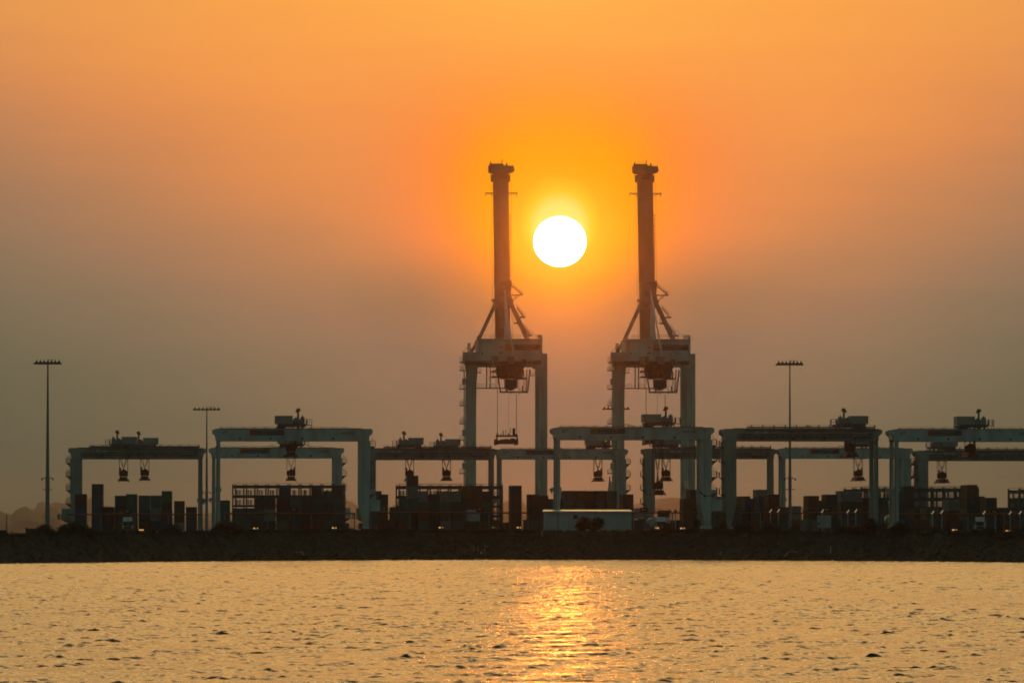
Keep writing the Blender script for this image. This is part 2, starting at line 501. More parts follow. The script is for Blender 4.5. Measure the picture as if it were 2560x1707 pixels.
def build_bank():
    cols = []
    pxs = np.concatenate([np.linspace(-1200, -140, 60), np.linspace(-130, 2690, 1400), np.linspace(2700, 3800, 60)])
    prof = np.concatenate([np.linspace(-0.35, 1.0, 34), [1.3, 1.8, 2.6, 4.0, 7.0, 12.0]])
    vs_ = []
    for px in pxs:
        Dw, Dc, zc = shore(px)
        u_ = (px - 1280) / F
        for s in prof:
            d = Dw + (Dc - Dw) * s
            if s <= 1:
                z = zc * (s if s < 0 else s ** 0.8)
                wob_ = 0.0
            else:
                k = min(1, (s - 1) / 8.0); z = zc * (1 - k) + (5.6 if zc > 5.6 else zc - 0.02) * k
            vs_.append([u_ * d, d, z])
    co = np.array(vs_).reshape(len(pxs), len(prof), 3)
    n = RNG.random((len(pxs), len(prof)))
    from mathutils import noise as mn
    for i in range(co.shape[0]):
        for j in range(co.shape[1]):
            s = prof[j]
            if 0.0 < s < 1.3:
                p = co[i, j]
                w = mn.noise(Vector((p[0] * 0.9, p[1] * 0.9, 0))) * 0.32 + mn.noise(Vector((p[0] * 0.12, p[1] * 0.2, 7))) * 0.35
                k = min(1, s * 4) * (1 if s < 0.85 else max(0, (1.3 - s) / 0.45) * 0.35)
                co[i, j, 2] += w * k
                co[i, j, 1] += w * 0.5 * k
    nr, nc = co.shape[:2]
    me = bpy.data.meshes.new('embankment')
    faces = [(i * nc + j, (i + 1) * nc + j, (i + 1) * nc + j + 1, i * nc + j + 1) for i in range(nr - 1) for j in range(nc - 1)]
    me.from_pydata(co.reshape(-1, 3).tolist(), [], faces); me.update()
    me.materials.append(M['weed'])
    o = link('embankment', me); tag(o, kind='structure')
build_bank()

# yard surface: from behind the crest to the quay edge
def build_ground():
    vs_, fs = [], []
    pxs = np.linspace(-1200, 3800, 41)
    rowsD = [0, 60, 130, 260, 300, 760]
    for px in pxs:
        Dw, Dc, zc = shore(px)
        u_ = (px - 1280) / F
        for k, e in enumerate(rowsD):
            if k == 0: d = Dc + 55; 
            else: d = 1240 + e
            z = min(G(d), 5.6 if zc > 5.6 else 9) - 0.02
            if px < 100: z = min(z, zc - 0.3 + 0.3 * k / 5)
            vs_.append((u_ * d, d, z))
        vs_.append((u_ * 2000, 2001, -1.0))
    n = len(rowsD) + 1
    for i in range(len(pxs) - 1):
        for j in range(n - 1):
            fs.append((i * n + j, (i + 1) * n + j, (i + 1) * n + j + 1, i * n + j + 1))
    me = bpy.data.meshes.new('ground'); me.from_pydata(vs_, [], fs); me.update(); me.materials.append(M['asphalt'])
    tag(link('ground', me), kind='structure')
build_ground()

def build_hills(name, D, sky, depth, seed, jit):
    from mathutils import noise as mn
    pxs = np.arange(-900, 3500, 3.0)
    prof = np.linspace(-1, 1, 15)
    base = -0.5
    vs_, fs = [], []
    for px in pxs:
        yy = interp(px, sky)
        r = ray(px, yy); t = D / r[1]; zt = CAMH + t * r[2]
        u_ = (px - 1280) / F
        for s in prof:
            d = D + s * depth
            z = base + (zt - base) * (1 - s * s) ** 0.5 if abs(s) < 1 else base
            w = mn.noise(Vector((u_ * 300 + seed, d * 0.004, seed))) + 0.6 * mn.noise(Vector((u_ * 1000 + seed, d * 0.02, seed)))
            if abs(s) < 1: z += w * jit * min(1, max(0, zt) / 25)
            vs_.append((u_ * d, d, z))
    n = len(prof)
    for i in range(len(pxs) - 1):
        for j in range(n - 1):
            fs.append((i * n + j, (i + 1) * n + j, (i + 1) * n + j + 1, i * n + j + 1))
    me = bpy.data.meshes.new(name); me.from_pydata(vs_, [], fs); me.update(); me.materials.append(M['hill'])
    tag(link(name, me), kind='structure')
FARH = [(-900, 1265), (0, 1275), (10, 1284), (35, 1284), (45, 1272), (88, 1272), (95, 1256), (110, 1254), (125, 1261), (140, 1255), (160, 1256), (185, 1259),
        (214, 1246), (228, 1244), (240, 1256), (260, 1262), (290, 1270), (330, 1285), (420, 1292), (493, 1288), (505, 1281), (560, 1283), (600, 1280),
        (800, 1276), (850, 1266), (862, 1254), (872, 1251), (885, 1257), (896, 1267), (960, 1272), (985, 1264), (1000, 1247), (1040, 1250),
        (1253, 1262), (1262, 1255), (1280, 1252), (1305, 1254), (1316, 1264), (1330, 1278), (1400, 1280), (1570, 1268), (1590, 1260), (1605, 1256), (1640, 1247),
        (1670, 1244), (1700, 1245), (1780, 1252), (1850, 1264), (1960, 1277), (2000, 1272), (2012, 1265), (2040, 1276), (2100, 1282), (2560, 1286), (3500, 1270)]
NEARH = [(-900, 1270), (0, 1278), (10, 1283), (25, 1290), (40, 1276), (55, 1268), (66, 1268), (78, 1278), (105, 1290), (118, 1274), (128, 1268), (138, 1270), (150, 1284),
         (160, 1300), (230, 1304), (500, 1300), (856, 1290), (900, 1296), (1250, 1280), (1258, 1276), (1270, 1283), (1320, 1290), (1600, 1285), (1640, 1270), (1652, 1268), (1662, 1276), (1700, 1290), (2560, 1302), (3500, 1290)]
build_hills("hills", 16500.0, FARH, 700.0, 1.3, 4.5)
build_hills("hills", 9500.0, NEARH, 500.0, 5.7, 3.0)

# ------------------------------------------------------------------ haze
HAZE_D = 4.0e-5; HAZE_G = 0.99
mb = MB(); mb.box(-12000, 12000, -400, 18500, -2.6, 150)
hm = bpy.data.materials.new('smoke_haze'); hm.use_nodes = True
ht = hm.node_tree; ht.nodes.clear()
pv = ht.nodes.new('ShaderNodeVolumePrincipled'); ho = ht.nodes.new('ShaderNodeOutputMaterial')
pv.inputs['Color'].default_value = (0.94, 0.84, 0.90, 1)
pv.inputs['Density'].default_value = HAZE_D
pv.inputs['Anisotropy'].default_value = HAZE_G
ht.links.new(pv.outputs[0], ho.inputs['Volume'])
hz = mb.build('haze', hm); tag(hz, kind='stuff')

# ------------------------------------------------------------------ yard cranes (rail mounted stacking cranes)
def yard_crane(kind):
    """kind 'R': wide fixed legs on the right; 'L': the mirror image. Origin: ground, left end of the girders, near girder plane."""
    W = 35.3
    t = bpy.data.objects.new('yard_crane', None); COL.objects.link(t); t.rotation_euler = (0, 0, PHI)
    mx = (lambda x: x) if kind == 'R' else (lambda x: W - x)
    P = M['pale'] if kind == 'R' else M['pale_shaded']
    H0, H1 = 20.6, 23.1
    for k, yb in enumerate((0.0, 9.5)):
        g = MB()
        g.prism([(mx(-0.35), H1 - 0.15), (mx(-0.35), H1 - 0.9), (mx(0.45), H0 + 0.9), (mx(0.45), H0), (mx(W - 0.7), H0), (mx(W - 0.7), H0 + 1.0), (mx(W), H1 - 1.0), (mx(W), H1 - 0.1), (mx(W - 0.8), H1), (mx(0.6), H1)], yb - 0.7, yb + 0.7)
        g.box(mx(0.2), mx(W - 0.2), yb - 0.82, yb + 0.82, H1 + 0.002, H1 + 0.09)       # top flange
        g.box(mx(0.6), mx(W - 0.9), yb - 0.80, yb + 0.80, H0 - 0.08, H0 - 0.002)       # bottom flange
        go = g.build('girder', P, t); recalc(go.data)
        for xx in (5.8, 12.6, 19.6, 26.6):
            mh = MB(); mh.tube((mx(xx), yb - 0.72, H0 + 0.42), (mx(xx), yb - 0.60, H0 + 0.42), 0.28, n=10)
            mh.build('maintenance_hatch', M['dark'], go)
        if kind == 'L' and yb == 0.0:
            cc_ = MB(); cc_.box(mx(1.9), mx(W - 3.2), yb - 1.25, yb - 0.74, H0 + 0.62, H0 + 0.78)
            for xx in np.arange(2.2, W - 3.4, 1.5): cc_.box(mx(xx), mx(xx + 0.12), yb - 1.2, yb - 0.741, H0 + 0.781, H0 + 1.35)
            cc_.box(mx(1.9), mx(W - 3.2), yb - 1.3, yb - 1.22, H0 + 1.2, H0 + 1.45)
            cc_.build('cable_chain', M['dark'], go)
        # trolley rail with its clips
        rl = MB(); rl.box(mx(1.2), mx(W - 2.4), yb - 0.1, yb + 0.1, H1 + 0.09, H1 + 0.24)
        rl.build('trolley_rail', M['dark'], t)
    hr = MB()
    if kind == 'R':
        hr.rail((mx(1.5), -0.75, H1 + 0.09), (mx(W - 8.7 + 3.4), -0.75, H1 + 0.09), h=0.42, step=2.5, t=0.07, mids=0)
        for x in np.arange(1.5, W - 5.5, 2.5):
            hr.box(mx(x) - 0.11, mx(x) + 0.11, -0.8, -0.65, H1 + 0.09, H1 + 0.5)
        hr.build('handrail', M['mid'], t)
    else:
        hr.rail((mx(W - 5.4), -1.3, H1 - 0.1), (mx(1.4), -1.3, H1 - 0.1), h=1.05, step=2.5, t=0.06, mids=0)
        for x in np.arange(1.4, W - 5.2, 2.5):
            hr.box(mx(x) - 0.14, mx(x) + 0.14, -1.36, -1.2, H1 - 0.1, H1 + 0.9)
        hr.build('handrail', M['mid'], t)
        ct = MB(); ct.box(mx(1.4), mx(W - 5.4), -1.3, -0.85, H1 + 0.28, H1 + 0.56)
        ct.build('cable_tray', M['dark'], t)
        wk = MB(); wk.box(mx(0.6), mx(W - 5.0), -1.45, -0.72, H1 - 0.2, H1 - 0.1)
        wk.build('walkway', M['mid'], t)
    # festoon loop standing above the girder
    fl = MB(); pts = [(15.3, 0.1), (15.4, 0.45), (15.8, 0.75), (16.3, 0.72), (17.2, 0.42), (18.2, 0.1)]
    for a, b in zip(pts[:-1], pts[1:]):
        fl.bar((mx(a[0]), -0.4, H1 + a[1]), (mx(b[0]), -0.4, H1 + b[1]), 0.13)
    fl.build('cable_loop', M['dark'], t)
    # end beams tying the two girders
    eb = MB(); eb.box(mx(0.3), mx(1.5), 0.72, 8.78, H0 + 0.3, H1 - 0.3); eb.box(mx(32.4), mx(34.6), 0.72, 8.78, H0 + 0.2, H1 - 0.2)
    eb.build('end_beam', P, t)
    # legs: slim hinged pair and wide fixed pair
    for yb in (0.0, 9.5):
        l = MB()
        l.quadbox([(mx(0.45), yb - 0.5, 1.6), (mx(0.45), yb + 0.5, 1.6), (mx(1.45), yb + 0.5, 1.6), (mx(1.45), yb - 0.5, 1.6)],
                  [(mx(0.55), yb - 0.5, H0 - 0.09), (mx(0.55), yb + 0.5, H0 - 0.09), (mx(1.42), yb + 0.5, H0 - 0.09), (mx(1.42), yb - 0.5, H0 - 0.09)])
        l.box(mx(0.2), mx(1.7), yb - 0.55, yb + 0.55, 9.3, 10.1)
        l.prism([(mx(0.2), 9.3), (mx(0.2), 10.1), (mx(-0.4), 9.8), (mx(-0.2), 9.2), (mx(0.25), 8.5)], yb - 0.3, yb + 0.3)
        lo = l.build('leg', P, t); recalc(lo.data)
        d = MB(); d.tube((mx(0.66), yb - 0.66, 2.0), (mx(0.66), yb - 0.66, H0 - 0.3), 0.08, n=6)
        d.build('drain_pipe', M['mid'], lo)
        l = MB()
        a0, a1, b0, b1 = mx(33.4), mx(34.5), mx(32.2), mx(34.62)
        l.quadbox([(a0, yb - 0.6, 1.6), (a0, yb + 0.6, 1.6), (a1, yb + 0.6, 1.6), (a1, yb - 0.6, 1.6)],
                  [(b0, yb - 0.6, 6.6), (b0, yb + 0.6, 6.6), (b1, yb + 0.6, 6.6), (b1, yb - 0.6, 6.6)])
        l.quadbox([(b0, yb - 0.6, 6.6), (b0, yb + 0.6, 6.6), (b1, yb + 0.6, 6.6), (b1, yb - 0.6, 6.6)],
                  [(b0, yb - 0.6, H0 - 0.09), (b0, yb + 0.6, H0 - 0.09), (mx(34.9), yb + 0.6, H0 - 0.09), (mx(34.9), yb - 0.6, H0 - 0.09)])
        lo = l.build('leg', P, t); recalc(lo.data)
        s = MB(); s.box(mx(33.15), mx(33.25), yb - 0.66, yb - 0.602, 6.8, H0 - 0.3)
        s.build('stiffener', M['mid'], lo)
    # sill beams with their bogies
    for xa in (0.35, 33.3):
        s = MB(); s.box(mx(xa), mx(xa + 1.2), -4.2, 13.7, 1.0, 1.598)
        so = s.build('sill_beam', P, t)
        for yb in (-3.4, 12.9):
            bg_ = MB(); bg_.box(mx(xa + 0.1), mx(xa + 1.1), yb - 1.1, yb + 1.1, 0.45, 0.998)
            for w in (-0.7, 0.7): bg_.tube((mx(xa + 0.2), yb + w, 0.36), (mx(xa + 1.0), yb + w, 0.36), 0.36, n=12)
            bg_.build('bogie', M['dark'], so)
    # stairs and landings on the outside of the fixed leg
    for k, z in enumerate((19.2, 15.8, 12.2, 8.6)):
        q = MB()
        x0, x1 = mx(34.7), mx(36.0)
        q.box(x0, x1, -0.6, 2.2, z, z + 0.12)
        q.prism([(mx(34.65), z - 1.1), (mx(34.65), z - 0.002), (mx(35.9), z - 0.002)], 0.1, 0.3)
        q.rail((mx(35.95), -0.55, z + 0.12), (mx(35.95), 2.15, z + 0.12), h=1.25, step=0.9, t=0.07)
        q.rail((mx(34.8), -0.55, z + 0.12), (mx(35.95), -0.55, z + 0.12), h=1.25, step=0.6, t=0.07)
        for hh in (1.5, 1.9):
            q.bar((mx(35.0), -0.5, z + hh), (mx(35.9), -0.5, z + hh - 0.15), 0.06)
        q.bar((mx(35.3), 0.8, z + 0.1), (mx(34.9), 0.8, z + 3.3), 0.07)
        lp = q.build('ladder_landing', M['mid'], t); recalc(lp.data)
    # electrical house on a bracket low on the fixed side
    e = MB(); e.box(mx(34.9), mx(37.0), -0.2, 9.0, 4.9, 7.4)
    eo = e.build('electrical_house', P, t)
    e = MB(); e.box(mx(34.8), mx(38.1), -1.0, 9.4, 4.6, 4.78)
    e.rail((mx(38.05), -0.95, 4.78), (mx(38.05), 9.3, 4.78), h=1.15, step=1.2, t=0.06); e.rail((mx(37.0), -0.95, 4.78), (mx(38.05), -0.95, 4.78), h=1.15, step=0.5, t=0.06)
    e.prism([(mx(34.7), 4.58), (mx(36.9), 4.58), (mx(36.4), 4.1), (mx(35.2), 3.6), (mx(34.2), 2.4), (mx(34.0), 2.6)], 0.4, 0.8)
    ep = e.build('service_platform', M['mid'], eo); recalc(ep.data)
    e = MB(); e.box(mx(35.1), mx(36.6), -3.0, -1.6, 1.8, 3.4); e.rail((mx(36.9), -3.0, 1.5), (mx(36.9), -1.4, 1.5), h=1.2, step=0.5)
    e.build('cable_reel', M['dark'], eo)
    return t, mx, (H0, H1)

def trolley(kind, t, mx, H, cx, dz=0.0, drop=3.3, tall=False):
    """trolley centred over lateral cx (girder coordinates, already in place) with hoist ropes and spreader"""
    H0, H1 = H
    s = 1 if kind == 'R' else -1
    X = lambda x: x * s
    T = bpy.data.objects.new('trolley', None); COL.objects.link(T); T.parent = t; T.location = (cx, 0, 0)
    b = MB(); z = H1 + 0.24
    b.box(X(-3.0), X(3.3), -0.9, 0.9, z + 0.35, z + 0.95); b.box(X(-3.0), X(3.3), 8.6, 10.4, z + 0.35, z + 0.95)
    b.box(X(-2.9), X(-2.3), 0.902, 8.598, z + 0.35, z + 0.9); b.box(X(2.5), X(3.1), 0.902, 8.598, z + 0.35, z + 0.9)
    for xx in (-2.4, -1.5, 1.6, 2.6):
        for yb in (0.0, 9.5): b.tube((X(xx), yb - 0.2, z + 0.2), (X(xx), yb + 0.2, z + 0.2), 0.24, n=10)
    b.box(X(-3.3), X(-1.2), -0.6, 3.0, z + 0.0, z + 0.348)
    b.build('trolley_frame', M['dark'], T)
    h = MB(); h.box(X(-3.6), X(0.4), -0.7, 5.5, z + 0.952, z + 2.75); 
    for xx in np.arange(-3.3, 0.3, 0.6): h.box(X(xx), X(xx + 0.06), -0.76, -0.702, z + 1.0, z + 2.7)
    h.build('machinery_house', P_TROLLEY, T)
    d = MB()
    d.box(X(0.402), X(3.0), -0.4, 5.0, z + 0.952, z + 1.75)
    d.tube((X(1.1), -0.6, z + 1.75), (X(1.1), 4.5, z + 1.75), 0.62, n=14); d.tube((X(2.3), -0.3, z + 1.6), (X(2.3), 3.5, z + 1.6), 0.55, n=14)
    d.box(X(2.1), X(3.0), 0.2, 2.0, z + 1.752, z + 2.5); d.box(X(2.4), X(2.7), 0.4, 0.8, z + 2.5, z + 2.85)
    d.build('hoist_drum', M['mid'], T)
    mst = MB(); mst.tube((X(1.6), 2.0, z + 1.7), (X(1.6), 2.0, z + 3.9), 0.26, 0.20, n=8)
    mst.box(X(1.15), X(2.1), 1.6, 2.4, z + 3.75, z + 4.25); mst.blob((X(1.6), 2.0, z + 4.1), 0.45, 0.4, 0.4, 0.1, 8, 5)
    mst.box(X(1.0), X(1.5), 1.5, 2.0, z + 3.5, z + 3.8); mst.bar((X(1.3), 2.0, z + 4.4), (X(2.1), 2.0, z + 4.4), 0.12)
    mst.build('exhaust_mast', M['dark'], T)
    p = MB(); p.box(X(3.1), X(4.7), -0.9, 2.0, z + 0.6, z + 0.72)
    p.rail((X(4.65), -0.85, z + 0.72), (X(4.65), 1.95, z + 0.72), h=1.3, step=1.0); p.rail((X(3.1), -0.85, z + 0.72), (X(4.65), -0.85, z + 0.72), h=1.3, step=0.5)
    p.box(X(3.35), X(3.7), -0.5, 0.0, z + 0.72, z + 2.0); p.bar((X(4.6), -0.85, z - 0.1), (X(4.6), -0.85, z + 0.6), 0.12)
    p.build('service_platform', M['mid'], T)
    # hoist ropes: eight falls, slanting inwards for sway control
    zt = H0 - 0.1; zh = H0 - drop + 2.3
    rp = MB()
    for yb in (3.6, 6.0):
        for xx in (-1.1, 1.1): rp.bar((xx, yb, zt + 2.0), (xx, yb, zh - 1.0), 0.10)
        for a, bb in ((-1.0, 0.25), (-0.6, 0.1), (1.0, -0.25), (0.6, -0.1)): rp.bar((a, yb, zt + 2.0 if drop < 4 else zt), (bb, yb, zh), 0.07)
        rp.bar((-1.12, yb, zt + 1.98), (1.12, yb, zt + 1.98), 0.12)
        if drop >= 4: rp.bar((-1.0, yb, zt), (1.0, yb, zt), 0.10)
        for xx in (-1.0, 1.0): rp.bar((xx, yb, zt), (xx, yb, zt + 2.0), 0.07)
    rp.bar((0, 3.6, zt + 1.98), (0, 6.0, zt + 1.98), 0.12)
    rp.build('hoist_rope', M['cable'], T)
    sp = MB(); q = zh
    sp.prism([(-1.1, q - 1.4), (-1.15, q - 0.15), (-0.5, q + 0.05), (-0.25, q + 0.3), (0.35, q + 0.35), (0.75, q + 0.02), (1.1, q - 0.1), (1.12, q - 1.4)], 3.4, 6.2)
    sp.box(X(0.62), X(1.0), 3.6, 4.4, q - 0.2, q + 0.85)
    so = sp.build('spreader', M['spreader'], T); recalc(so.data)
    s2 = MB()
    s2.box(-0.8, -0.5, 3.9, 5.7, q - 1.65, q - 1.402); s2.box(0.5, 0.8, 3.9, 5.7, q - 1.65, q - 1.402); s2.box(-0.15, 0.15, 3.9, 5.7, q - 1.65, q - 1.402)
    s2.prism([(-0.95, q - 1.65), (0.95, q - 1.65), (1.0, q - 2.35), (1.12, q - 2.42), (1.12, q - 2.68), (-1.12, q - 2.68), (-1.12, q - 2.42), (-1.0, q - 2.35)], -1.2, 10.8)
    u2 = s2.build('spreader_beam', M['spreader'], so); recalc(u2.data)
    for sx in (-1, 1):
        for yb in (-1.15, 10.5):
            f = MB()
            f.prism([(sx * 1.0, q - 2.45), (sx * 1.36, q - 2.15), (sx * 1.34, q - 2.6), (sx * 1.44, q - 3.0), (sx * 1.22, q - 2.7), (sx * 1.0, q - 2.72)], yb, yb + 0.25)
            fo = f.build('guide_flipper', M['spreader'], so); recalc(fo.data)
    if tall: rp
    return T
P_TROLLEY = mat('grey_machinery_paint', (0.30, 0.33, 0.30), 0.6, var=0.15, scale=0.6)

def crane_texts(kind, t, ident, banner):
    H0, H1 = 20.6, 23.1
    if kind == 'R':
        text_obj('41T', 1.0, M['ink'], t, (1.75, -0.74, H1 - 1.35), width=1.3)
        text_obj(ident, 0.85, M['ink'], t, (28.4, -0.74, H1 - 1.30), width=3.0)
        b = MB(); b.box(8.0, 15.6, -0.78, -0.702, H1 - 1.35, H1 - 0.18)
        bo = b.build('banner_sign', M['navy'], t)
        c = MB(); c.box(8.0, 9.75, -0.84, -0.782, H1 - 1.33, H1 - 0.2)
        c.build('logo_panel', M['yelsign'] if banner == 'amber' else M['redsign'], bo)
        c = MB(); c.box(8.0, 15.6, -0.76, -0.702, H1 - 1.62, H1 - 1.42)
        c.build('pale_strip', M['letter'], bo)
        text_obj('Victoria International', 0.42, M['letter'], bo, (9.95, -0.80, H1 - 0.66), width=4.2)
        text_obj('Container Terminal', 0.42, M['letter'], bo, (9.95, -0.80, H1 - 1.18), width=3.8)
    else:
        b = MB(); b.box(7.2, 10.1, -1.06, -1.002, H1 - 1.35, H1 - 0.45); bo = b.build('number_plate', M['letter'], t)
        text_obj('41T', 0.75, M['ink'], bo, (8.1, -1.09, H1 - 1.2), width=1.0)
        b = MB(); b.box(29.2, 32.3, -1.06, -1.002, H1 - 1.55, H1 - 0.85); bo = b.build('number_plate', M['letter'], t)
        text_obj(ident, 0.6, M['ink'], bo, (29.45, -1.09, H1 - 1.42), width=2.6)
        b = MB(); b.box(12.2, 14.7, -0.78, -0.702, H1 - 1.1, H1 - 0.95); b.build('pale_strip', M['letter'], t)

def make_crane(kind, px_left, D, z, ident, trolley_px, drop, label, banner='red'):
    t, mx, H = yard_crane(kind)
    a, _ = YP(px_left, 1100, D)
    t.location = YW(a, D, z)
    ta, _ = YP(trolley_px, 1100, D)
    trolley(kind, t, mx, H, ta - a, drop=drop)
    crane_texts(kind, t, ident, banner)
    tag(t, label, 'yard crane', 'rail mounted stacking cranes over the container blocks')
    return t

ZN, ZF = 5.6, 4.66
cranes = [
    ('L', 171, 1482, ZF - 0.3, 'ASC01W', 283 * 1.0884, 5.6, 'small yard crane at far left, spreader hanging nearer its left legs', 'red'),
    ('L', 174, 1505, ZF - 0.2, 'ASC01L', 332 * 1.0884, 5.3, 'yard crane close behind the leftmost one, its spreader hanging just right', 'red'),
    ('R', 525, 1500, ZF, 'ASC02W', 669 * 1.0884, 5.6, 'farther pale yard crane seen beneath the taller left one, red spreader below girder', 'red'),
    ('R', 534.5, 1267, ZN, 'ASC02L', 727.5, 3.2, 'tall nearer yard crane left of both quay cranes, red banner sign on girder', 'red'),
    ('L', 908, 1512, ZF, 'ASC03L', 942 * 1.0884, 5.6, 'dark yard crane behind left quay crane, spreader left of the pair', 'red'),
    ('L', 911, 1535, ZF, 'ASC03W', 1027 * 1.0884, 5.3, 'yard crane passing behind left quay crane leg, its spreader beside that leg', 'red'),
    ('R', 1241, 1523, ZF, 'ASC04W', 1376 * 1.0884, 5.6, 'far yard crane between the two quay cranes, red banner crossing a leg', 'red'),
    ('R', 1384, 1246, ZN, 'ASC04L', 1648, 11.8, 'nearer yard crane before right quay crane, amber sign panel, spreader lowered', 'amber'),
    ('L', 1608, 1510, ZF, 'ASC05W', 1668, 5.6, 'far yard crane right of right quay crane, wide legs behind the lowered spreader', 'red'),
    ('L', 1806, 1262, ZN, 'ASC05L', 2130, 3.2, 'dark near yard crane behind the right light mast, house at right end', 'red'),
    ('R', 1950, 1502, ZF, 'ASC06W', 2150, 5.6, 'far yard crane second from right, banner sign right of the light mast', 'red'),
    ('R', 2230, 1267, ZN, 'ASC06L', 2432, 3.2, 'near yard crane cut off by right edge, red panel and big house on top', 'red'),
    ('L', 2291, 1500, ZF - 0.6, 'ASC07W', 2360, 5.6, 'rightmost far yard crane, partly hidden behind the near one at right edge', 'red'),
]
for k, px, D, z, ident, tpx, drop, lab, ban in cranes:
    make_crane(k, px, D, z, ident, tpx, drop, lab, ban)

# ------------------------------------------------------------------ ship-to-shore quay cranes, booms raised
def quay_crane():
    D = 1720.0
    a0, _ = YP(1269, 1100, D)
    z0 = 5.0
    t = bpy.data.objects.new('quay_crane', None); COL.objects.link(t)
    t.location = YW(a0, D, z0); t.rotation_euler = (0, 0, PHI)
    q = PX(a0, D, z0)
    S = M['sts']
    # portal legs
    lg = MB()
    lf = [(1163.5, 1328), (1163.5, 1010), (1165, 930), (1161, 905), (1196, 905), (1194, 925), (1191.5, 960), (1190.5, 1010), (1190.5, 1328)]
    q.poly(lg, lf, 1718.5, 1721.0); o = lg.build('leg', S, t); recalc(o.data)
    lg = MB(); q.poly(lg, [(1350, 1328), (1350, 950), (1340, 922), (1368.5, 918), (1368.5, 1328)], 1718.5, 1721.0); o = lg.build('leg', S, t); recalc(o.data)
    for (x0, x1) in ((1167, 1185), (1338.5, 1355.5)):
        lg = MB(); q.box(lg, x0, x1, 905, 1328, 1749, 1751.5); lg.build('leg', S, t)
    # sill beams, diagonal frames between near and far legs
    for x in (1177, 1360):
        s = MB(); q.bar(s, (x, 1318, 1721), (x - 8, 1318, 1749), 2.0, 2.4); q.bar(s, (x, 1210, 1721), (x - 8, 1212, 1749), 1.5, 2.0)
        o = s.build('sill_beam', S, t)
        for dd in (1719, 1727, 1742, 1750):
            w = MB(); c = q.p(x, 1325, dd); w.box(c[0] - 0.7, c[0] + 0.7, c[1] - 2.0, c[1] + 2.0, 0.3, 1.6); w.build('bogie', M['dark'], o)
    # portal beam
    b = MB()
    q.poly(b, [(1156.5, 880), (1200, 880), (1200, 884), (1356, 884), (1356, 883.5), (1368.5, 883.5), (1368.5, 922), (1333, 922), (1330, 918), (1235, 918), (1192, 918), (1156, 905)], 1717.8, 1718.48)
    q.box(b, 1165, 1366, 886, 905, 1718.49, 1721.5)
    o = b.build('portal_beam', S, t); recalc(o.data)
    b = MB(); q.box(b, 1160, 1238, 902, 912, 1716.9, 1717.78); b.build('beam_flange', M['dark'], o)
    b = MB(); q.box(b, 1197, 1240, 914.5, 918.2, 1716.4, 1717.2); b.build('lower_chord', M['pale'], o)
    b = MB(); q.box(b, 1166, 1352, 886, 905, 1749, 1751); b.build('portal_beam', S, t)
    for x in (1178, 1358):
        b = MB(); q.bar(b, (x, 893, 1721.6), (x - 9, 893, 1748.9), 1.8, 2.2); b.build('tie_beam', S, t)
    # trolley girders running towards the water
    for x in (1236, 1276):
        b = MB(); q.bar(b, (x + 4, 900, 1690), (x - 11, 900, 1757), 1.4, 2.4); b.build('trolley_girder', M['apex'], t)
    # machinery house with its edge trims
    h = MB(); q.box(h, 1196, 1356, 849, 904, 1717.0, 1741.0)
    o = h.build('machinery_house', S, t)
    e = MB(); q.box(e, 1194.5, 1357, 846.5, 849, 1716.5, 1741.4); e.build('roof_edge', M['stslight'], o)
    e = MB()
    pa, pb, pc = q.p(1197, 846, 1717.2), q.p(1355, 846, 1717.2), q.p(1344, 846, 1740.5)
    e.rail(pa, pb, h=1.15, step=1.7, t=0.08); e.rail(pb, pc, h=1.15, step=1.7, t=0.08)
    e.build('handrail', M['mid'], o)
    e = MB(); q.poly(e, [(1349.5, 847), (1350, 842), (1353, 838), (1356, 842), (1356, 847)], 1717, 1718); q.poly(e, [(1192, 850), (1192, 842), (1194.5, 838), (1198, 843), (1198, 850)], 1716.2, 1716.9)
    ro = e.build('lifting_lug', S, o); recalc(ro.data)
    e = MB(); q.box(e, 1191.5, 1195.8, 852, 882, 1717.0, 1719); e.build('corner_panel', M['stslight'], o)
    # sign
    e = MB(); q.box(e, 1287, 1351, 861, 875, 1716.86, 1716.98); sg = e.build('banner_sign', M['navy'], o)
    e = MB(); q.box(e, 1263, 1284, 861, 875, 1716.86, 1716.98); e.build('logo_panel', M['redsign'], o)
    e = MB(); q.poly(e, [(1266, 867), (1271, 866), (1274, 862.5), (1279, 865.5), (1281.5, 869), (1276, 870), (1273, 873.5), (1270, 870)], 1716.78, 1716.85); lo_ = e.build('logo_emblem', M['yelsign'], o); recalc(lo_.data)
    p = q.p(1290, 867.2, 1716.8); text_obj('Victoria International', 0.75, M['letter'], sg, p, width=6.0)
    p = q.p(1290, 873.6, 1716.8); text_obj('Container Terminal', 0.75, M['letter'], sg, p, width=5.0)
    for (x0, x1, y0, y1) in ((1249, 1255.5, 866, 869), (1248, 1257, 880.5, 883), (1204, 1208, 880, 886)):
        e = MB(); q.box(e, x0, x1, y0, y1, 1716.9, 1716.98); e.build('vent_cover', M['dark'], o)
    # small hoist frame on the left end of the portal
    e = MB()
    for x in (1170.3, 1175): q.bar(e, (x, 880, 1719), (x, 857.5, 1719), 0.35)
    for y in (859, 866, 873): q.bar(e, (1170, y, 1719), (1175.5, y, 1719), 0.2)
    q.bar(e, (1158, 879.5, 1719), (1169.5, 868, 1719), 0.12); q.bar(e, (1175.5, 869, 1719), (1181, 880, 1719), 0.15)
    e.build('hoist_frame', M['dark'], t)
    # apex frame
    for A, B, w in (((1179, 879, 1745), (1198, 846, 1746), 1.0), ((1198, 846, 1746), (1239.5, 757, 1750), 1.15), ((1318, 847, 1746), (1272, 748, 1750), 1.35)):
        e = MB(); q.bar(e, A, B, w); e.build('apex_leg', M['apex'], t)
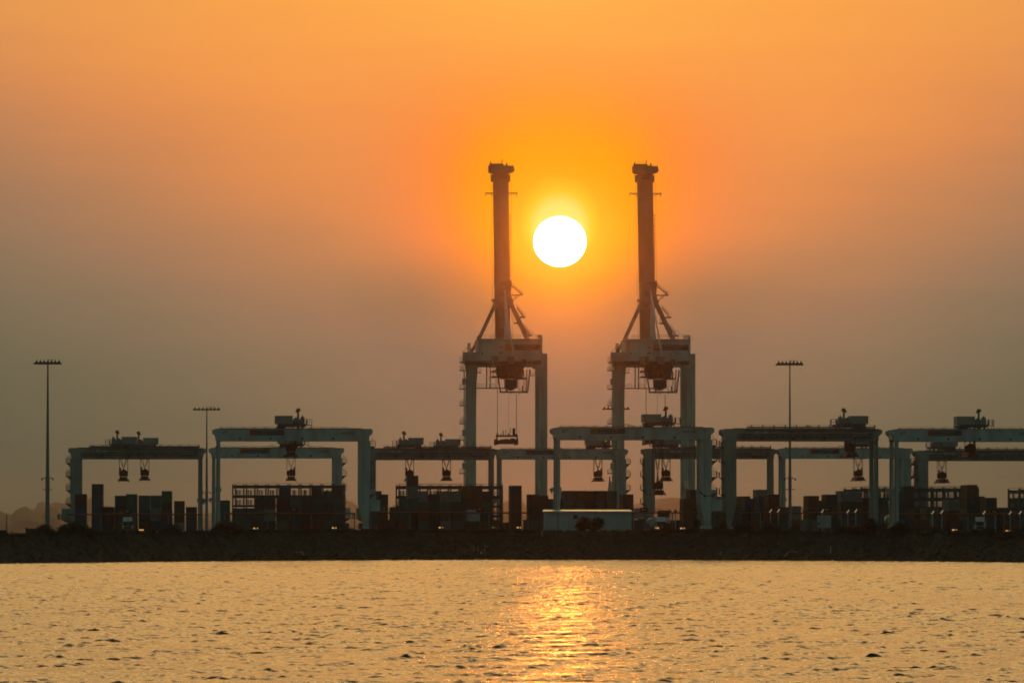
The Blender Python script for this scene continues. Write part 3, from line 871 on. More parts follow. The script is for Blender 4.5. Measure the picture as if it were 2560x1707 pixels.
    e = MB(); q.poly(e, [(1236, 757), (1228.5, 751), (1228.5, 748.5), (1237, 747), (1237, 716), (1234.5, 706), (1276, 703), (1279.5, 707), (1277, 730), (1280, 748), (1284.5, 750), (1283, 757), (1277, 766), (1238, 772)], 1748.6, 1751.2)
    o = e.build('apex_head', M['apex'], t); recalc(o.data)
    e = MB()
    q.poly(e, [(1261.5, 738), (1262, 724), (1264.5, 738), (1268, 760), (1276, 846), (1261, 846)], 1744.5, 1745.5)
    o = e.build('backstay', M['stslight'], t); recalc(o.data)
    e = MB(); q.bar(e, (1262, 728, 1746), (1277.5, 846, 1716.4), 0.42); q.bar(e, (1277.5, 846, 1716.4), (1285, 898, 1713.5), 0.40)
    e.build('backstay', M['stslight'], t)
    # raised boom, two box girders with cross ties, hinge at the water side
    bm = MB()
    Dn, Dt = 1756.0, 1764.0
    L0, L1 = q.p(1238.5, 849, Dn), q.p(1276, 849, Dn)
    T0, T1 = q.p(1232.6, 432, Dt), q.p(1271.4, 432, Dt)
    wL = (L1[0] - L0[0]); wT = (T1[0] - T0[0])
    bm.quadbox([(L0[0], L0[1] - 0.2, L0[2] - 2), (L0[0], L0[1] + 1.8, L0[2] - 2), (L1[0], L1[1] + 1.8, L1[2] - 2), (L1[0], L1[1] - 0.2, L1[2] - 2)],
               [(T0[0], T0[1] - 0.2, T0[2]), (T0[0], T0[1] + 1.8, T0[2]), (T1[0], T1[1] + 1.8, T1[2]), (T1[0], T1[1] - 0.2, T1[2])])
    bo = bm.build('boom', M['boom'], t)
    e = MB()
    for f in (0.1, 0.9):
        for k in range(1):
            A = Vector(L0).lerp(Vector(L1), f); B = Vector(T0).lerp(Vector(T1), f)
            e.bar(A + Vector((0, -0.35, 0)), B + Vector((0, -0.35, 0)), 0.35, 0.3)
    for k in (2, 5, 9, 13, 17, 21, 25, 28):
        f = k / 30; A = Vector(L0).lerp(Vector(T0), f); B = Vector(L1).lerp(Vector(T1), f)
        e.bar(A + Vector((0, -0.3, 0)), B + Vector((0, -0.3, 0)), 0.16, 0.2)
    e.build('boom_rails', M['boom'], bo)
    # boom tip
    e = MB(); q.poly(e, [(1221.5, 430), (1221.5, 414), (1225, 413.5), (1227, 409), (1256, 409), (1262, 414.5), (1284.5, 414.5), (1285, 421), (1287, 424), (1284, 430), (1279, 431.5), (1276, 433), (1227, 433), (1225, 431)], 1763.2, 1767.2)
    tp = e.build('boom_tip', M['boom'], bo); recalc(tp.data)
    e = MB(); q.bar(e, (1255.3, 409, 1764), (1255.5, 399, 1764), 0.22); q.bar(e, (1226, 408, 1764), (1226, 404.5, 1764), 0.3)
    q.poly(e, [(1223.5, 414), (1225.2, 407), (1226.5, 407), (1229.5, 412)], 1763.4, 1764.4); q.poly(e, [(1264, 414), (1266, 407), (1267.4, 407), (1269, 414)], 1763.4, 1764.4)
    ao = e.build('antenna', M['dark'], bo); recalc(ao.data)
    e = MB(); pa, pb = q.p(1227.5, 408.6, 1763.3), q.p(1255, 408.6, 1763.3); e.rail(pa, pb, h=0.6, step=1.2, t=0.06, mids=0)
    pa, pb = q.p(1263, 414.3, 1763.3), q.p(1284, 414.3, 1763.3); e.rail(pa, pb, h=0.45, step=1.2, t=0.06, mids=0); e.build('handrail', M['mid'], bo)
    for x0, x1 in ((1227.2, 1232.4), (1271.8, 1275.6)):
        e = MB(); q.box(e, x0, x1, 437, 454.5, 1763.2, 1765); e.build('service_cage', M['mid'], bo)
    e = MB(); q.box(e, 1246, 1264, 432.5, 447, 1762.6, 1763.1); e.build('sheave_frame', M['spreader'], bo)
    for sx, xi, xo in ((-1, 1233.5, 1214.7), (1, 1272, 1292.6)):
        e = MB(); q.bar(e, (xi, 483.2, 1762.8), (xo, 483, 1762.8), 0.30); q.bar(e, (xi, 489.5, 1762.8), (xo - sx * 4, 484, 1762.8), 0.14)
        q.bar(e, (xo, 480.5, 1762.8), (xo - (1 if sx < 0 else 2), 491, 1762.8), 0.24); e.build('cross_arm', M['apex'], bo)
    e = MB()
    for x in (1230.5, 1279.5): q.bar(e, (x - 1, 456, 1762.5), (x + 1.5, 845, 1754), 0.07)
    e.build('boom_rope', M['cable'], bo)
    e = MB()
    for y in np.arange(535, 700, 9): q.box(e, 1274.4, 1276.6, y, y + 6.0, 1761, 1761.6)
    e.build('cable_guide', M['mid'], bo)
    # stairs up the right apex leg
    def stair(A, B, rail=True):
        s = MB(); a = Vector(q.p(*A)); b = Vector(q.p(*B)); s.bar(a, b, 0.30, 0.7)
        up = Vector((0, 0, 1.1))
        s.bar(a + up, b + up, 0.08); s.bar(a + up * 0.5, b + up * 0.5, 0.07)
        for k in range(7): c = a.lerp(b, k / 6); s.bar(c, c + up, 0.07)
        return s
    s = stair((1282, 717, 1748), (1304, 736, 1748)); q.box(s, 1275, 1308, 736, 738.5, 1747, 1749)
    s.rail(q.p(1302, 736, 1748), q.p(1309, 736, 1748), h=1.2, step=0.5); q.bar(s, (1280, 716, 1748), (1285, 717, 1748), 0.3); q.bar(s, (1277.5, 700, 1748), (1279, 716, 1748), 0.3)
    q.bar(s, (1298, 738, 1748), (1285, 750, 1748), 0.2); q.bar(s, (1293, 738, 1748), (1281, 748, 1748), 0.1)
    s.build('stair_flight', M['apex'], t)
    s = stair((1291, 769, 1747), (1308, 790, 1747)); q.box(s, 1300, 1314, 790.5, 794.5, 1746, 1748); s.rail(q.p(1308, 790, 1747), q.p(1314, 790, 1747), h=1.2, step=0.5)
    q.box(s, 1285, 1295, 805.5, 809.5, 1746, 1748); s.rail(q.p(1285, 805, 1747), q.p(1291, 805, 1747), h=1.2, step=0.5)
    s.build('stair_flight', M['apex'], t)
    s = stair((1309, 817, 1746), (1324, 836, 1746)); q.box(s, 1320, 1331, 836.5, 840, 1745, 1747); s.rail(q.p(1324, 836, 1746), q.p(1331, 836, 1746), h=1.2, step=0.5)
    s.build('stair_flight', M['apex'], t)
    # stair tower landings on the left leg
    for k, y in enumerate((904, 908, 927, 973, 1015, 1060, 1101, 1141, 1184)):
        s = MB(); x0 = 1148.5 if k != 1 else 1149.5; q.box(s, x0, 1164, y - 2.4 if k not in (0,) else y - 1.6, y, 1716.8, 1719.5)
        if k != 1:
            s.rail(q.p(x0, y - 2, 1716.9), q.p(1160, y - 2, 1716.9), h=1.2, step=0.5, t=0.08); s.rail(q.p(x0, y - 2, 1716.9), q.p(x0, y - 2, 1719.4), h=1.2, step=0.8, t=0.08)
        so = s.build('stair_landing', S, t)
        if k in (3, 6, 8): 
            c = MB(); q.box(c, 1155.5, 1164, y - 27, y - 12, 1717.5, 1719); c.build('service_cabinet', S, so)
        elif k >= 2:
            c = MB(); q.bar(c, (1153, y - 18, 1717), (1153, y - 3, 1717), 0.07); q.bar(c, (1158.5, y - 18, 1717), (1158.5, y - 3, 1717), 0.07)
            for yy in range(0, 16, 3): q.bar(c, (1153, y - 3 - yy, 1717), (1158.5, y - 3 - yy, 1717), 0.06)
            c.build('caged_ladder', M['mid'], so)
    s = MB(); q.bar(s, (1160.5, 925, 1718), (1160.5, 1320, 1718), 0.35)
    s.build('cable_duct', S, t)
    for x0, x1, y in ((1193, 1203, 930), (1326, 1336, 937.5)):
        s = MB(); q.box(s, x0, x1, y, y + 2, 1717, 1719); s.rail(q.p(x0, y, 1717), q.p(x1, y, 1717), h=1.2, step=0.5, t=0.08); s.build('side_platform', S, t)
    # walkway hung below the portal
    s = MB(); q.box(s, 1191, 1264, 969, 971.4, 1714, 1716); s.rail(q.p(1191, 969, 1714), q.p(1240, 969, 1714), h=1.15, step=1.0, t=0.08)
    for x in (1216.5, 1225.5): q.bar(s, (x, 969, 1715), (x, 913, 1715), 0.32)
    q.bar(s, (1217, 935, 1715), (1225, 915, 1715), 0.1); q.bar(s, (1217, 935, 1715), (1225, 950, 1715), 0.1); q.bar(s, (1217, 950, 1715), (1225, 950, 1715), 0.08)
    for x in (1239.5, 1244.5): q.bar(s, (x, 969, 1715), (x, 945, 1715), 0.08)
    for y in range(946, 969, 3): q.bar(s, (1239.5, y, 1715), (1244.5, y, 1715), 0.06)
    s.build('hanging_walkway', M['apex'], t)
    # trolley, operator cabin and its frame
    T = MB(); q.box(T, 1243, 1310, 903, 922, 1708, 1715); q.poly(T, [(1240, 922), (1309, 922), (1305, 944), (1256, 946.5), (1247, 944), (1243, 934)], 1707.5, 1714.5)
    q.box(T, 1230, 1239, 926, 930, 1708, 1714); q.box(T, 1230, 1244, 940, 943.5, 1708, 1714); T.rail(q.p(1230.5, 940, 1708), q.p(1238, 940, 1708), h=1.1, step=0.5, t=0.08); T.rail(q.p(1230.5, 926, 1708), q.p(1238, 926, 1708), h=0.9, step=0.5, t=0.08)
    q.box(T, 1285, 1316, 944.0, 947.5, 1707, 1713); T.rail(q.p(1294, 944, 1707), q.p(1316, 944, 1707), h=1.1, step=0.7, t=0.08)
    q.box(T, 1332, 1353, 901, 911, 1716.8, 1717.1)
    T.box(*[v for v in (q.p(1256, 930, 1707)[0], q.p(1262, 930, 1707)[0])], 1706.9 - q.b, 1707.4 - q.b, q.p(1260, 945, 1707)[2], q.p(1260, 905, 1707)[2])
    for (x0, x1, y0, y1) in ((1246, 1252, 906, 938), (1266, 1276, 912, 926), (1280, 1287, 908, 940), (1291, 1304, 924, 932), (1262, 1270, 932, 943), (1296, 1302, 905, 918), (1305, 1316, 898, 912), (1316, 1330, 903, 908)):
        q.box(T, x0, x1, y0, y1, 1706.2, 1707.45)
    to = T.build('trolley', M['trol'], t); recalc(to.data)
    c = MB(); q.poly(c, [(1262, 947.6), (1294.5, 947.6), (1294.5, 968.5), (1278, 976.5), (1262, 971)], 1706.8, 1710.5)
    cb = c.build('operator_cabin', M['boom'], to); recalc(cb.data)
    c = MB(); q.poly(c, [(1264, 950), (1292.5, 950), (1292.5, 967), (1278, 974), (1264, 969.5)], 1706.68, 1706.78); w = c.build('window', M['glass'], cb); recalc(w.data)
    c = MB()
    q.bar(c, (1245, 942, 1706.5), (1251.5, 980, 1706.5), 0.42); q.bar(c, (1249, 980, 1706.5), (1320.5, 980, 1706.5), 0.5); q.bar(c, (1319, 980, 1706.5), (1325, 924, 1706.5), 0.42)
    q.bar(c, (1316, 980, 1706.5), (1317.3, 924, 1706.5), 0.3); q.bar(c, (1309, 926, 1706.5), (1308, 945, 1706.5), 0.35); q.bar(c, (1312.5, 947, 1706.5), (1313.5, 979, 1706.5), 0.12); q.bar(c, (1308, 947, 1706.5), (1308, 979, 1706.5), 0.12)
    for y in range(950, 978, 3): q.bar(c, (1308, y, 1706.5), (1313, y, 1706.5), 0.08)
    q.box(c, 1305, 1308, 964, 978, 1706.2, 1706.8); q.bar(c, (1266, 973, 1706.5), (1267, 979, 1706.5), 0.5); q.bar(c, (1283, 973, 1706.5), (1283, 979, 1706.5), 0.15)
    for x in (1277, 1298): q.poly(c, [(x - 1, 981.5), (x + 1.3, 981.5), (x + 0.2, 987)], 1706.2, 1706.8)
    for x in (1297, 1300): q.bar(c, (x, 948, 1706.5), (x, 979, 1706.5), 0.08)
    q.bar(c, (1288, 965, 1706.5), (1304, 978, 1706.5), 0.0801)
    fo = c.build('cabin_frame', M['apex'], to); recalc(fo.data)
    # hoist ropes and spreader
    for x, y0, y1, w in ((1243.4, 972, 1082, 0.16), (1291, 984, 1082, 0.16), (1271.5, 984, 1084, 0.06)):
        c = MB(); q.bar(c, (x, y0, 1711), (x, y1, 1711), w); c.build('hoist_rope', M['cable'], t)
    c = MB(); q.box(c, 1240.5, 1294.5, 1087.5, 1091.5, 1710, 1712.5)
    for x in (1243.4, 1291): q.poly(c, [(x - 3, 1092.5), (x - 3, 1087), (x - 1.2, 1083), (x, 1078.5), (x + 1.2, 1083), (x + 3, 1087), (x + 3, 1092.5)], 1709.8, 1709.99)
    for x, y0, w in ((1252.5, 1083.5, 1.2), (1258, 1076, 1.2), (1264.5, 1073.5, 0.6), (1271.5, 1083, 2.0)): q.box(c, x - w, x + w, y0, 1087.4, 1710.5, 1711)
    hb = c.build('headblock', M['dark'], t); recalc(hb.data)
    c = MB()
    for x in (1275.5, 1282, 1287.5): q.box(c, x - 0.5, x + 0.5, 1070, 1087.4, 1709.4, 1709.8)
    for y in (1070, 1078): q.box(c, 1275, 1288, y, y + 1, 1709.3, 1709.39)
    q.box(c, 1282.5, 1287, 1071, 1087.4, 1709.9, 1711); c.build('equipment_cage', M['dark'], hb)
    c = MB(); q.box(c, 1241, 1294.5, 1100.5, 1108.6, 1705, 1717)
    q.box(c, 1252, 1288, 1098.0, 1101.2, 1706, 1716); q.box(c, 1262, 1272, 1096.8, 1109.6, 1704.5, 1704.95)
    for x in (1240.2, 1291.2): q.poly(c, [(x - 0.3, 1111), (x - 0.5, 1097.5), (x + 0.8, 1096), (x + 3.4, 1096), (x + 4.4, 1097.5), (x + 4.3, 1111), (x + 2.6, 1111), (x + 2, 1108), (x + 1.5, 1111)], 1704.3, 1718)
    for x in (1242.2, 1293.2): q.box(c, x - 1.3, x + 1.3, 1091.5, 1096.4, 1710.2, 1711.6)
    so = c.build('spreader', M['spreader'], t); recalc(so.data)
    c = MB(); q.box(c, 1276, 1287, 1095, 1099.2, 1704.2, 1704.9); c.build('hydraulic_box', M['dark'], so)
    return t

qc = quay_crane()
tag(qc, 'giant grey quay crane with raised red-lit boom, left of the sun', 'quay crane', 'ship-to-shore cranes with raised booms')
qc2 = copy_tree(qc)
qc2.location = tuple(Vector(qc.location) + Vector((44.9 * LV[0], 44.9 * LV[1], 0)))
tag(qc2, 'giant grey quay crane with raised boom, right of the sun', 'quay crane')

# ------------------------------------------------------------------ tall light masts
def light_mast(px, ytop, D, label, rbase, lamps=True, z=None):
    z = (5.5 if z is None else z)
    a, zt = YP(px, ytop, D)
    t = root('light_mast', a, D, z)
    H = zt - z
    p = MB(); p.tube((0, 0, 0), (0, 0, H), rbase, rbase * 0.30, n=14)
    for f in (0.25, 0.5, 0.75): p.tube((0, 0, H * f), (0, 0, H * f + 0.25), rbase * (1 - 0.7 * f) * 1.08, n=14)
    po = p.build('pole', M['mid'], t, smooth=False)
    W = 3.15 * D / 1250.0
    if D > 1500: W *= 0.98
    h = MB(); h.box(-W, W * 0.97, -0.12, 0.12, H - 0.12, H + 0.12)
    for y in (-1.4, 1.4): h.box(-W * 0.8, W * 0.8, y - 0.08, y + 0.08, H - 0.1, H + 0.1)
    for x in (-W * 0.8, 0, W * 0.8): h.box(x - 0.08, x + 0.08, -1.4, 1.4, H - 0.10, H + 0.08)
    ho_ = h.build('head_frame', M['dark'], t)
    rnd = random.Random(int(px))
    for k in range(7):
        x = -W + 0.7 + k * (2 * W - 1.4) / 6
        f = MB(); s = -1 if k < 5 else 1
        f.prism([(x - 0.62, H + 0.12), (x + 0.5, H + 0.12), (x + 0.30, H + 0.45), (x + 0.12, H + 0.62), (x + 0.0, H + 1.02), (x - 0.14, H + 0.55)], -0.35, 0.35)
        if k in (4, 5): f.bar((x - 0.7, 0, H + 0.1), (x - 0.7, 0, H + 1.0), 0.10); f.bar((x - 0.7, 0, H + 1.0), (x - 0.2, 0, H + 0.75), 0.08)
        fo = f.build('floodlight', M['dark'], ho_); recalc(fo.data)
    zc = H * 0.325
    for s in (-1, 1):
        c = MB()
        c.bar((s * rbase * 0.7, 0, zc + 0.3), (s * 1.1, 0, zc), 0.16); c.bar((s * 1.15, 0, zc + 0.1), (s * 1.2, 0, zc - 0.4), 0.3)
        c.bar((s * rbase * 0.7, 0, zc - 2.4), (s * 1.05, 0, zc - 2.35), 0.16); c.bar((s * rbase * 0.75, 0, zc + 0.35), (s * rbase * 0.75, 0, zc - 2.45), 0.12)
        c.build('camera_bracket', M['dark'], po)
    tag(t, label, 'light mast', 'tall floodlight masts')
light_mast(119.6, 909.5, 1250, 'tall dark floodlight mast at far left, left of the yard cranes', 0.52)
light_mast(517, 1024.5, 1690, 'thin distant floodlight mast between two left yard cranes', 0.48)
light_mast(1974.5, 912, 1262, 'tall floodlight mast at right, crossing the dark crane girder', 0.40)
light_mast(1540, 1023, 1742, 'distant floodlight mast hidden behind the right quay crane leg, lamps sticking out', 0.42)

# ------------------------------------------------------------------ shipping containers
def container_mesh(key, h):
    w, L = 2.438, 12.19
    m = MB()
    m.box(-w / 2 + 0.05, w / 2 - 0.05, 0.05, L - 0.05, 0.06, h - 0.05)
    for x in (-w / 2, w / 2 - 0.14):
        for y in (0.0, L - 0.14): m.box(x, x + 0.14, y, y + 0.14, 0.0, h)
    for y in (0.0, L - 0.12):
        m.box(-w / 2 + 0.141, w / 2 - 0.141, y, y + 0.12, 0.002, 0.15); m.box(-w / 2 + 0.141, w / 2 - 0.141, y, y + 0.12, h - 0.13, h - 0.002)
    for x in (-w / 2, w / 2 - 0.1):
        m.box(x, x + 0.1, 0.141, L - 0.141, 0.0, 0.14); m.box(x, x + 0.1, 0.141, L - 0.141, h - 0.10, h)
    for s in (-1, 1):                       # corrugated sides
        n = 28
        for k in range(n):
            y = 0.25 + k * (L - 0.5) / n
            x = s * (w / 2 - 0.05); m.box(min(x, x + s * 0.035), max(x, x + s * 0.035), y, y + 0.22, 0.145, h - 0.105)
    m.box(-0.02, 0.02, 0.028, 0.052, 0.16, h - 0.14)       # door split proud of the door plane
    for x in (-0.95, -0.45, 0.45, 0.95):                    # locking bars
        m.box(x - 0.025, x + 0.025, -0.01, 0.045, 0.12, h - 0.1)
        m.box(x - 0.12, x + 0.12, -0.02, 0.03, 1.1, 1.16)
    me = m.mesh('shipping_container'); me.materials.append(CMAT[key])
    return me
_cm = {}
def cmesh(key, h):
    if (key, h) not in _cm: _cm[(key, h)] = container_mesh(key, h)
    return _cm[(key, h)]

def fit(hh):
    best = None
    for n in range(1, 7):
        for k in range(n + 1):
            H = 2.59 * (n - k) + 2.9 * k
            e = abs(H - hh)
            if best is None or e < best[0] - 1e-6: best = (e, [2.9] * k + [2.59] * (n - k))
    return best[1]

BLOCKS = {}
rc = random.Random(5)
def stack(blk, x0, top, D, cols=''):
    """x0: left edge of the front face in photo pixels, top: top edge, colours from the top tier down"""
    a, zt = YP(x0, top, D); zg = G(D)
    hs = fit(zt - zg - 0.05); rc.shuffle(hs)
    a += 1.22
    z = zg + 0.02
    BLOCKS.setdefault(blk, []).append((x0, a, D, hs, cols))

B1, B2, B3, B4, B5, B6, B7 = range(1, 8)
for s in [
    (B1, 187, 1233, 1294, 'mbt'), (B1, 229, 1211, 1294, 'ktbb'), (B1, 256.5, 1267, 1296, 'rb'), (B1, 287, 1238.5, 1300, 'ttk'), (B1, 315, 1235.5, 1294, 'gtr'),
    (B1, 346.5, 1238, 1294, 'tbr'), (B1, 375.5, 1238, 1294, 'tyb'), (B1, 404, 1227.5, 1380, 'gkkb'), (B1, 403, 1284, 1292, 'r'), (B1, 435, 1253, 1360, 'nky'), (B1, 464.8, 1264, 1294, 'kb'),
    (B1, 292, 1285, 1290, 'n'),
    (B2, 549, 1251.5, 1345, 'ttk'), (B2, 583, 1264, 1330, 'ttb'), (B2, 610, 1266, 1330, 'bkt'), (B2, 639, 1236, 1372, 'ktbt'), (B2, 662, 1247, 1290, 'nak'), (B2, 692.5, 1246, 1290, 'mkg'),
    (B2, 699.5, 1212, 1384, 'bktk'), (B2, 727, 1236, 1372, 'tktb'), (B2, 755, 1236, 1372, 'kttk'), (B2, 722, 1290, 1292, 'b'), (B2, 751, 1275, 1300, 'kr'), (B2, 780, 1209, 1384, 'ktbyk'),
    (B2, 807, 1228, 1384, 'tkb'), (B2, 831, 1212, 1384, 'kttk'), (B2, 779, 1290, 1292, 'r'), (B2, 806, 1272, 1296, 'kt'),
    (B2, 600, 1290, 1292, 't'), (B2, 628, 1288, 1292, 'k'),
    (B3, 914, 1231, 1345, 'wkt'), (B3, 928.5, 1227, 1380, 'nktk'), (B3, 943.5, 1235.5, 1300, 'knr'), (B3, 962, 1291.5, 1296, 'r'), (B3, 977, 1263, 1300, 'tb'), (B3, 999, 1240, 1384, 'tkbk'),
    (B3, 1019, 1193, 1300, 'kytrb'), (B3, 1046, 1231.5, 1384, 'ytkt'), (B3, 1073, 1229, 1298, 'kkb'), (B3, 1101, 1231.5, 1384, 'ytkr'), (B3, 1127, 1231.5, 1384, 'ykt'), (B3, 1154, 1209, 1384, 'nktkr'),
    (B3, 1180, 1209, 1384, 'nrktb'), (B3, 1207, 1230, 1384, 'ktk'), (B3, 1046, 1282, 1292, 'r'), (B3, 1102, 1282, 1292, 'n'), (B3, 1130, 1282, 1292, 'k'), (B3, 1172, 1282, 1292, 'w'),
    (B3, 1200, 1282, 1292, 'k'), (B3, 1228, 1292, 1292, 'n'), (B3, 1000, 1270, 1296, 'tn'),
    (B4, 1277.5, 1213, 1296, 'knrm'), (B4, 1323, 1234, 1300, 'rkt'), (B4, 1345, 1234.5, 1330, 'kkt'), (B4, 1366, 1247, 1372, 'btk'), (B4, 1408, 1233, 1372, 'btk'), (B4, 1437, 1225.5, 1372, 'ntak'),
    (B4, 1462, 1226, 1375, 'nktk'), (B4, 1489, 1228.5, 1372, 'ktkt'), (B4, 1517, 1226, 1372, 'tgkk'), (B4, 1557, 1233, 1296, 'rnk'), (B4, 1314, 1294, 1290, 't'), (B4, 1386, 1246, 1380, 'btk'),
    (B4, 1534, 1262, 1330, 'nk'), (B4, 1262, 1294, 1400, 'k'),
    (B5, 1583, 1296, 1296, 'b'), (B5, 1709, 1253, 1300, 'nnr'), (B5, 1725, 1227, 1350, 'knry'), (B5, 1768, 1231.5, 1352, 'wnk'), (B5, 1797, 1234, 1345, 'ykt'), (B5, 1742, 1262, 1300, 'yk'), (B5, 1771, 1265, 1300, 'kg'),
    (B5, 1850, 1236, 1340, 'kkt'), (B5, 1830, 1238, 1380, 'ktk'), (B5, 1862, 1247, 1300, 'bbt'), (B5, 1893, 1223.5, 1400, 'ytbk'), (B5, 1898, 1240, 1345, 'bkt'), (B5, 1922, 1234.5, 1296, 'rnk'),
    (B5, 1800, 1268, 1298, 'tk'), (B5, 1829, 1262, 1298, 'tb'), (B5, 1878, 1268, 1297, 'bn'), (B5, 1680, 1295, 1310, 'b'), 
    (B6, 1949, 1264.5, 1296, 'nt'), (B6, 1977, 1292, 1296, 'n'), (B6, 1981, 1265, 1560, 'yyk'), (B6, 2021, 1238, 1300, 'nky'), (B6, 2038, 1253, 1345, 'ktk'), (B6, 2067, 1236.5, 1300, 'kky'), (B6, 2102, 1227.5, 1372, 'ykbt'),
    (B6, 2128, 1227.5, 1372, 'yktk'), (B6, 2166, 1238, 1372, 'kbtk'), (B6, 2194, 1236, 1372, 'kbtk'), (B6, 2215, 1265, 1345, 'tbk'), (B6, 2240, 1230, 1384, 'tkb'), (B6, 2260, 1212, 1384, 'kktbk'), (B6, 2288, 1262, 1345, 'kmk'), (B6, 2316, 1262, 1320, 'gkb'),
    (B6, 2345, 1262, 1345, 'tak'), (B6, 2372, 1258, 1320, 'ykb'), (B6, 2417, 1211, 1330, 'nktrb'), (B6, 2437, 1240, 1340, 'kkb'), (B6, 2466, 1242, 1310, 'knb'), (B6, 2480, 1268, 1340, 'btk'), (B6, 2400, 1240, 1345, 'ktk'),
    (B6, 1994, 1292, 1296, 'a'), (B6, 2096, 1290, 1292, 't'), (B6, 2125, 1290, 1292, 'b'), (B6, 2154, 1290, 1292, 'k'), (B6, 2183, 1290, 1292, 't'), (B6, 2262, 1290, 1292, 'b'), (B6, 2296, 1290, 1292, 'n'),
    (B6, 2340, 1290, 1292, 'b'), (B6, 2374, 1291, 1292, 'm'), (B6, 2405, 1289, 1292, 't'), (B6, 2468, 1288, 1300, 'b'), (B6, 2067, 1293, 1290, 'b'),
    (B7, 2497, 1269, 1310, 'bk'), (B7, 2538, 1243, 1372, 'tbk'), (B7, 2560, 1240, 1372, 'bk'), (B7, 2520, 1289, 1296, 'n'), (B7, 2549, 1289, 1296, 't'),
]:
    stack(*s)
ORD = ['', 'first', 'second', 'third', 'fourth', 'fifth', 'sixth', 'seventh', 'eighth', 'ninth', 'tenth', 'eleventh', 'twelfth', 'thirteenth', 'fourteenth', 'fifteenth', 'sixteenth', 'seventeenth', 'eighteenth', 'nineteenth', 'twentieth']
for k in ('twenty-first', 'twenty-second', 'twenty-third', 'twenty-fourth', 'twenty-fifth', 'twenty-sixth', 'twenty-seventh', 'twenty-eighth', 'twenty-ninth', 'thirtieth', 'thirty-first', 'thirty-second', 'thirty-third', 'thirty-fourth', 'thirty-fifth'): ORD.append(k)
BN = {1: 'from left under leftmost crane', 2: 'from left around the left steel rack', 3: 'from left below left quay crane', 4: 'from left behind pale long building',
      5: 'from left between building and right mast', 6: 'from left beyond the right mast', 7: 'from left at right picture edge'}
for blk, lst in BLOCKS.items():
    lst.sort(key=lambda s: s[0])
    for i, (x0, a, D, hs, cols) in enumerate(lst):
        z = G(D) + 0.02; n = len(hs)
        for t_, h in enumerate(hs):
            k = n - 1 - t_                      # tier index from the top
            key = cols[k] if k < len(cols) else rc.choice('kbtnyrg')
            o = bpy.data.objects.new('shipping_container', cmesh(key, h)); COL.objects.link(o)
            o.location = YW(a + rc.uniform(-0.03, 0.03), D + rc.uniform(-0.05, 0.05), z); o.rotation_euler = (0, 0, PHI)
            z += h + 0.012
            tier = 'single' if n == 1 else ('top' if k == 0 else ('bottom' if t_ == 0 else ORD[t_ + 1] + '-tier'))
            tag(o, '%s %s container, %s stack %s' % (tier, CC[key][0], ORD[i + 1], BN[blk]), 'container', 'shipping containers stacked in the yard')

# ------------------------------------------------------------------ refrigerated container racks
SOCK = {}
def rack(x0, x1, ytop, D, label, nx, levels=5, bays=3):
    z0 = G(D)
    a0, zt = YP(x0, ytop, D); a1, _ = YP(x1, ytop, D)
    t = root('reefer_rack', a0, D, z0)
    W = a1 - a0; H = zt - z0 - 0.6; dy = 1.6
    st = H / (levels - 0.0)
    for i in range(nx + 1):
        x = W * i / nx
        c = MB(); c.box(x - 0.17, x + 0.17, 0, 0.34, 0, H + 0.25); c.box(x - 0.17, x + 0.17, dy - 0.3, dy, 0, H + 0.25)
        c.build('column', M['dark'], t)
    for k in range(1, levels + 1):
        z = st * k
        d = MB(); d.box(-0.1, W + 0.1, 0.342, dy - 0.302, z - 0.12, z)
        d.box(-0.1, W + 0.1, -0.06, -0.002, z - (0.75 if k in (levels, levels - 1) else 0.45), z + 0.02); d.box(-0.1, W + 0.1, dy + 0.002, dy + 0.06, z - 0.5, z)
        do = d.build('deck', M['dark'], t)
        if k < levels or True:
            r = MB(); r.rail((0, -0.1, z), (W, -0.1, z), h=1.1 if k < levels else 0.55, step=1.4 if k < levels else 2.8, t=0.055, mids=1 if k < levels else 0)
            r.rail((0, dy + 0.1, z), (W, dy + 0.1, z), h=1.1 if k < levels else 0.55, step=1.4 if k < levels else 2.8, t=0.055, mids=1 if k < levels else 0)
            r.build('handrail', M['mid'], do)
        if k < levels:
            for x in np.arange(0.9, W - 0.5, 2.75):
                if SOCK.get('me') is None:
                    s = MB(); s.box(0, 0.32, dy - 0.9, dy - 0.5, 0.05, 1.3); SOCK['me'] = s.mesh('socket_box'); SOCK['me'].materials.append(M['mid'])
                link('socket_box', SOCK['me'], do, (x, 0, z))
    tag(t, label, 'steel rack', 'steel racks between refrigerated containers')
rack(582, 858, 1206.5, 1400, 'steel refrigerated-container rack at left, behind the stacks under the tall crane', 10)
rack(589, 862, 1206.5, 1428, 'second steel rack right behind the left refrigerated-container rack', 10)
rack(991, 1252, 1209, 1400, 'front steel rack left of the lone four-high stack, crossed by quay crane', 10)
rack(998, 1256, 1208, 1428, 'second steel rack just behind the one crossed by the left quay crane', 10)
rack(2154, 2446, 1214, 1400, 'nearest steel rack right of the right mast, standing behind dark containers', 10)
rack(2133, 2420, 1216, 1428, 'middle steel rack right of the right mast, its end one bay left', 10)
rack(2112, 2400, 1217, 1456, 'rearmost steel rack right of the right mast, its end farthest left', 10)
rack(2523, 2760, 1219, 1330, 'steel rack cut off by the right edge of the picture', 9)
rack(2550, 2800, 1217, 1300, 'nearer steel rack at the very right edge of the picture', 9)

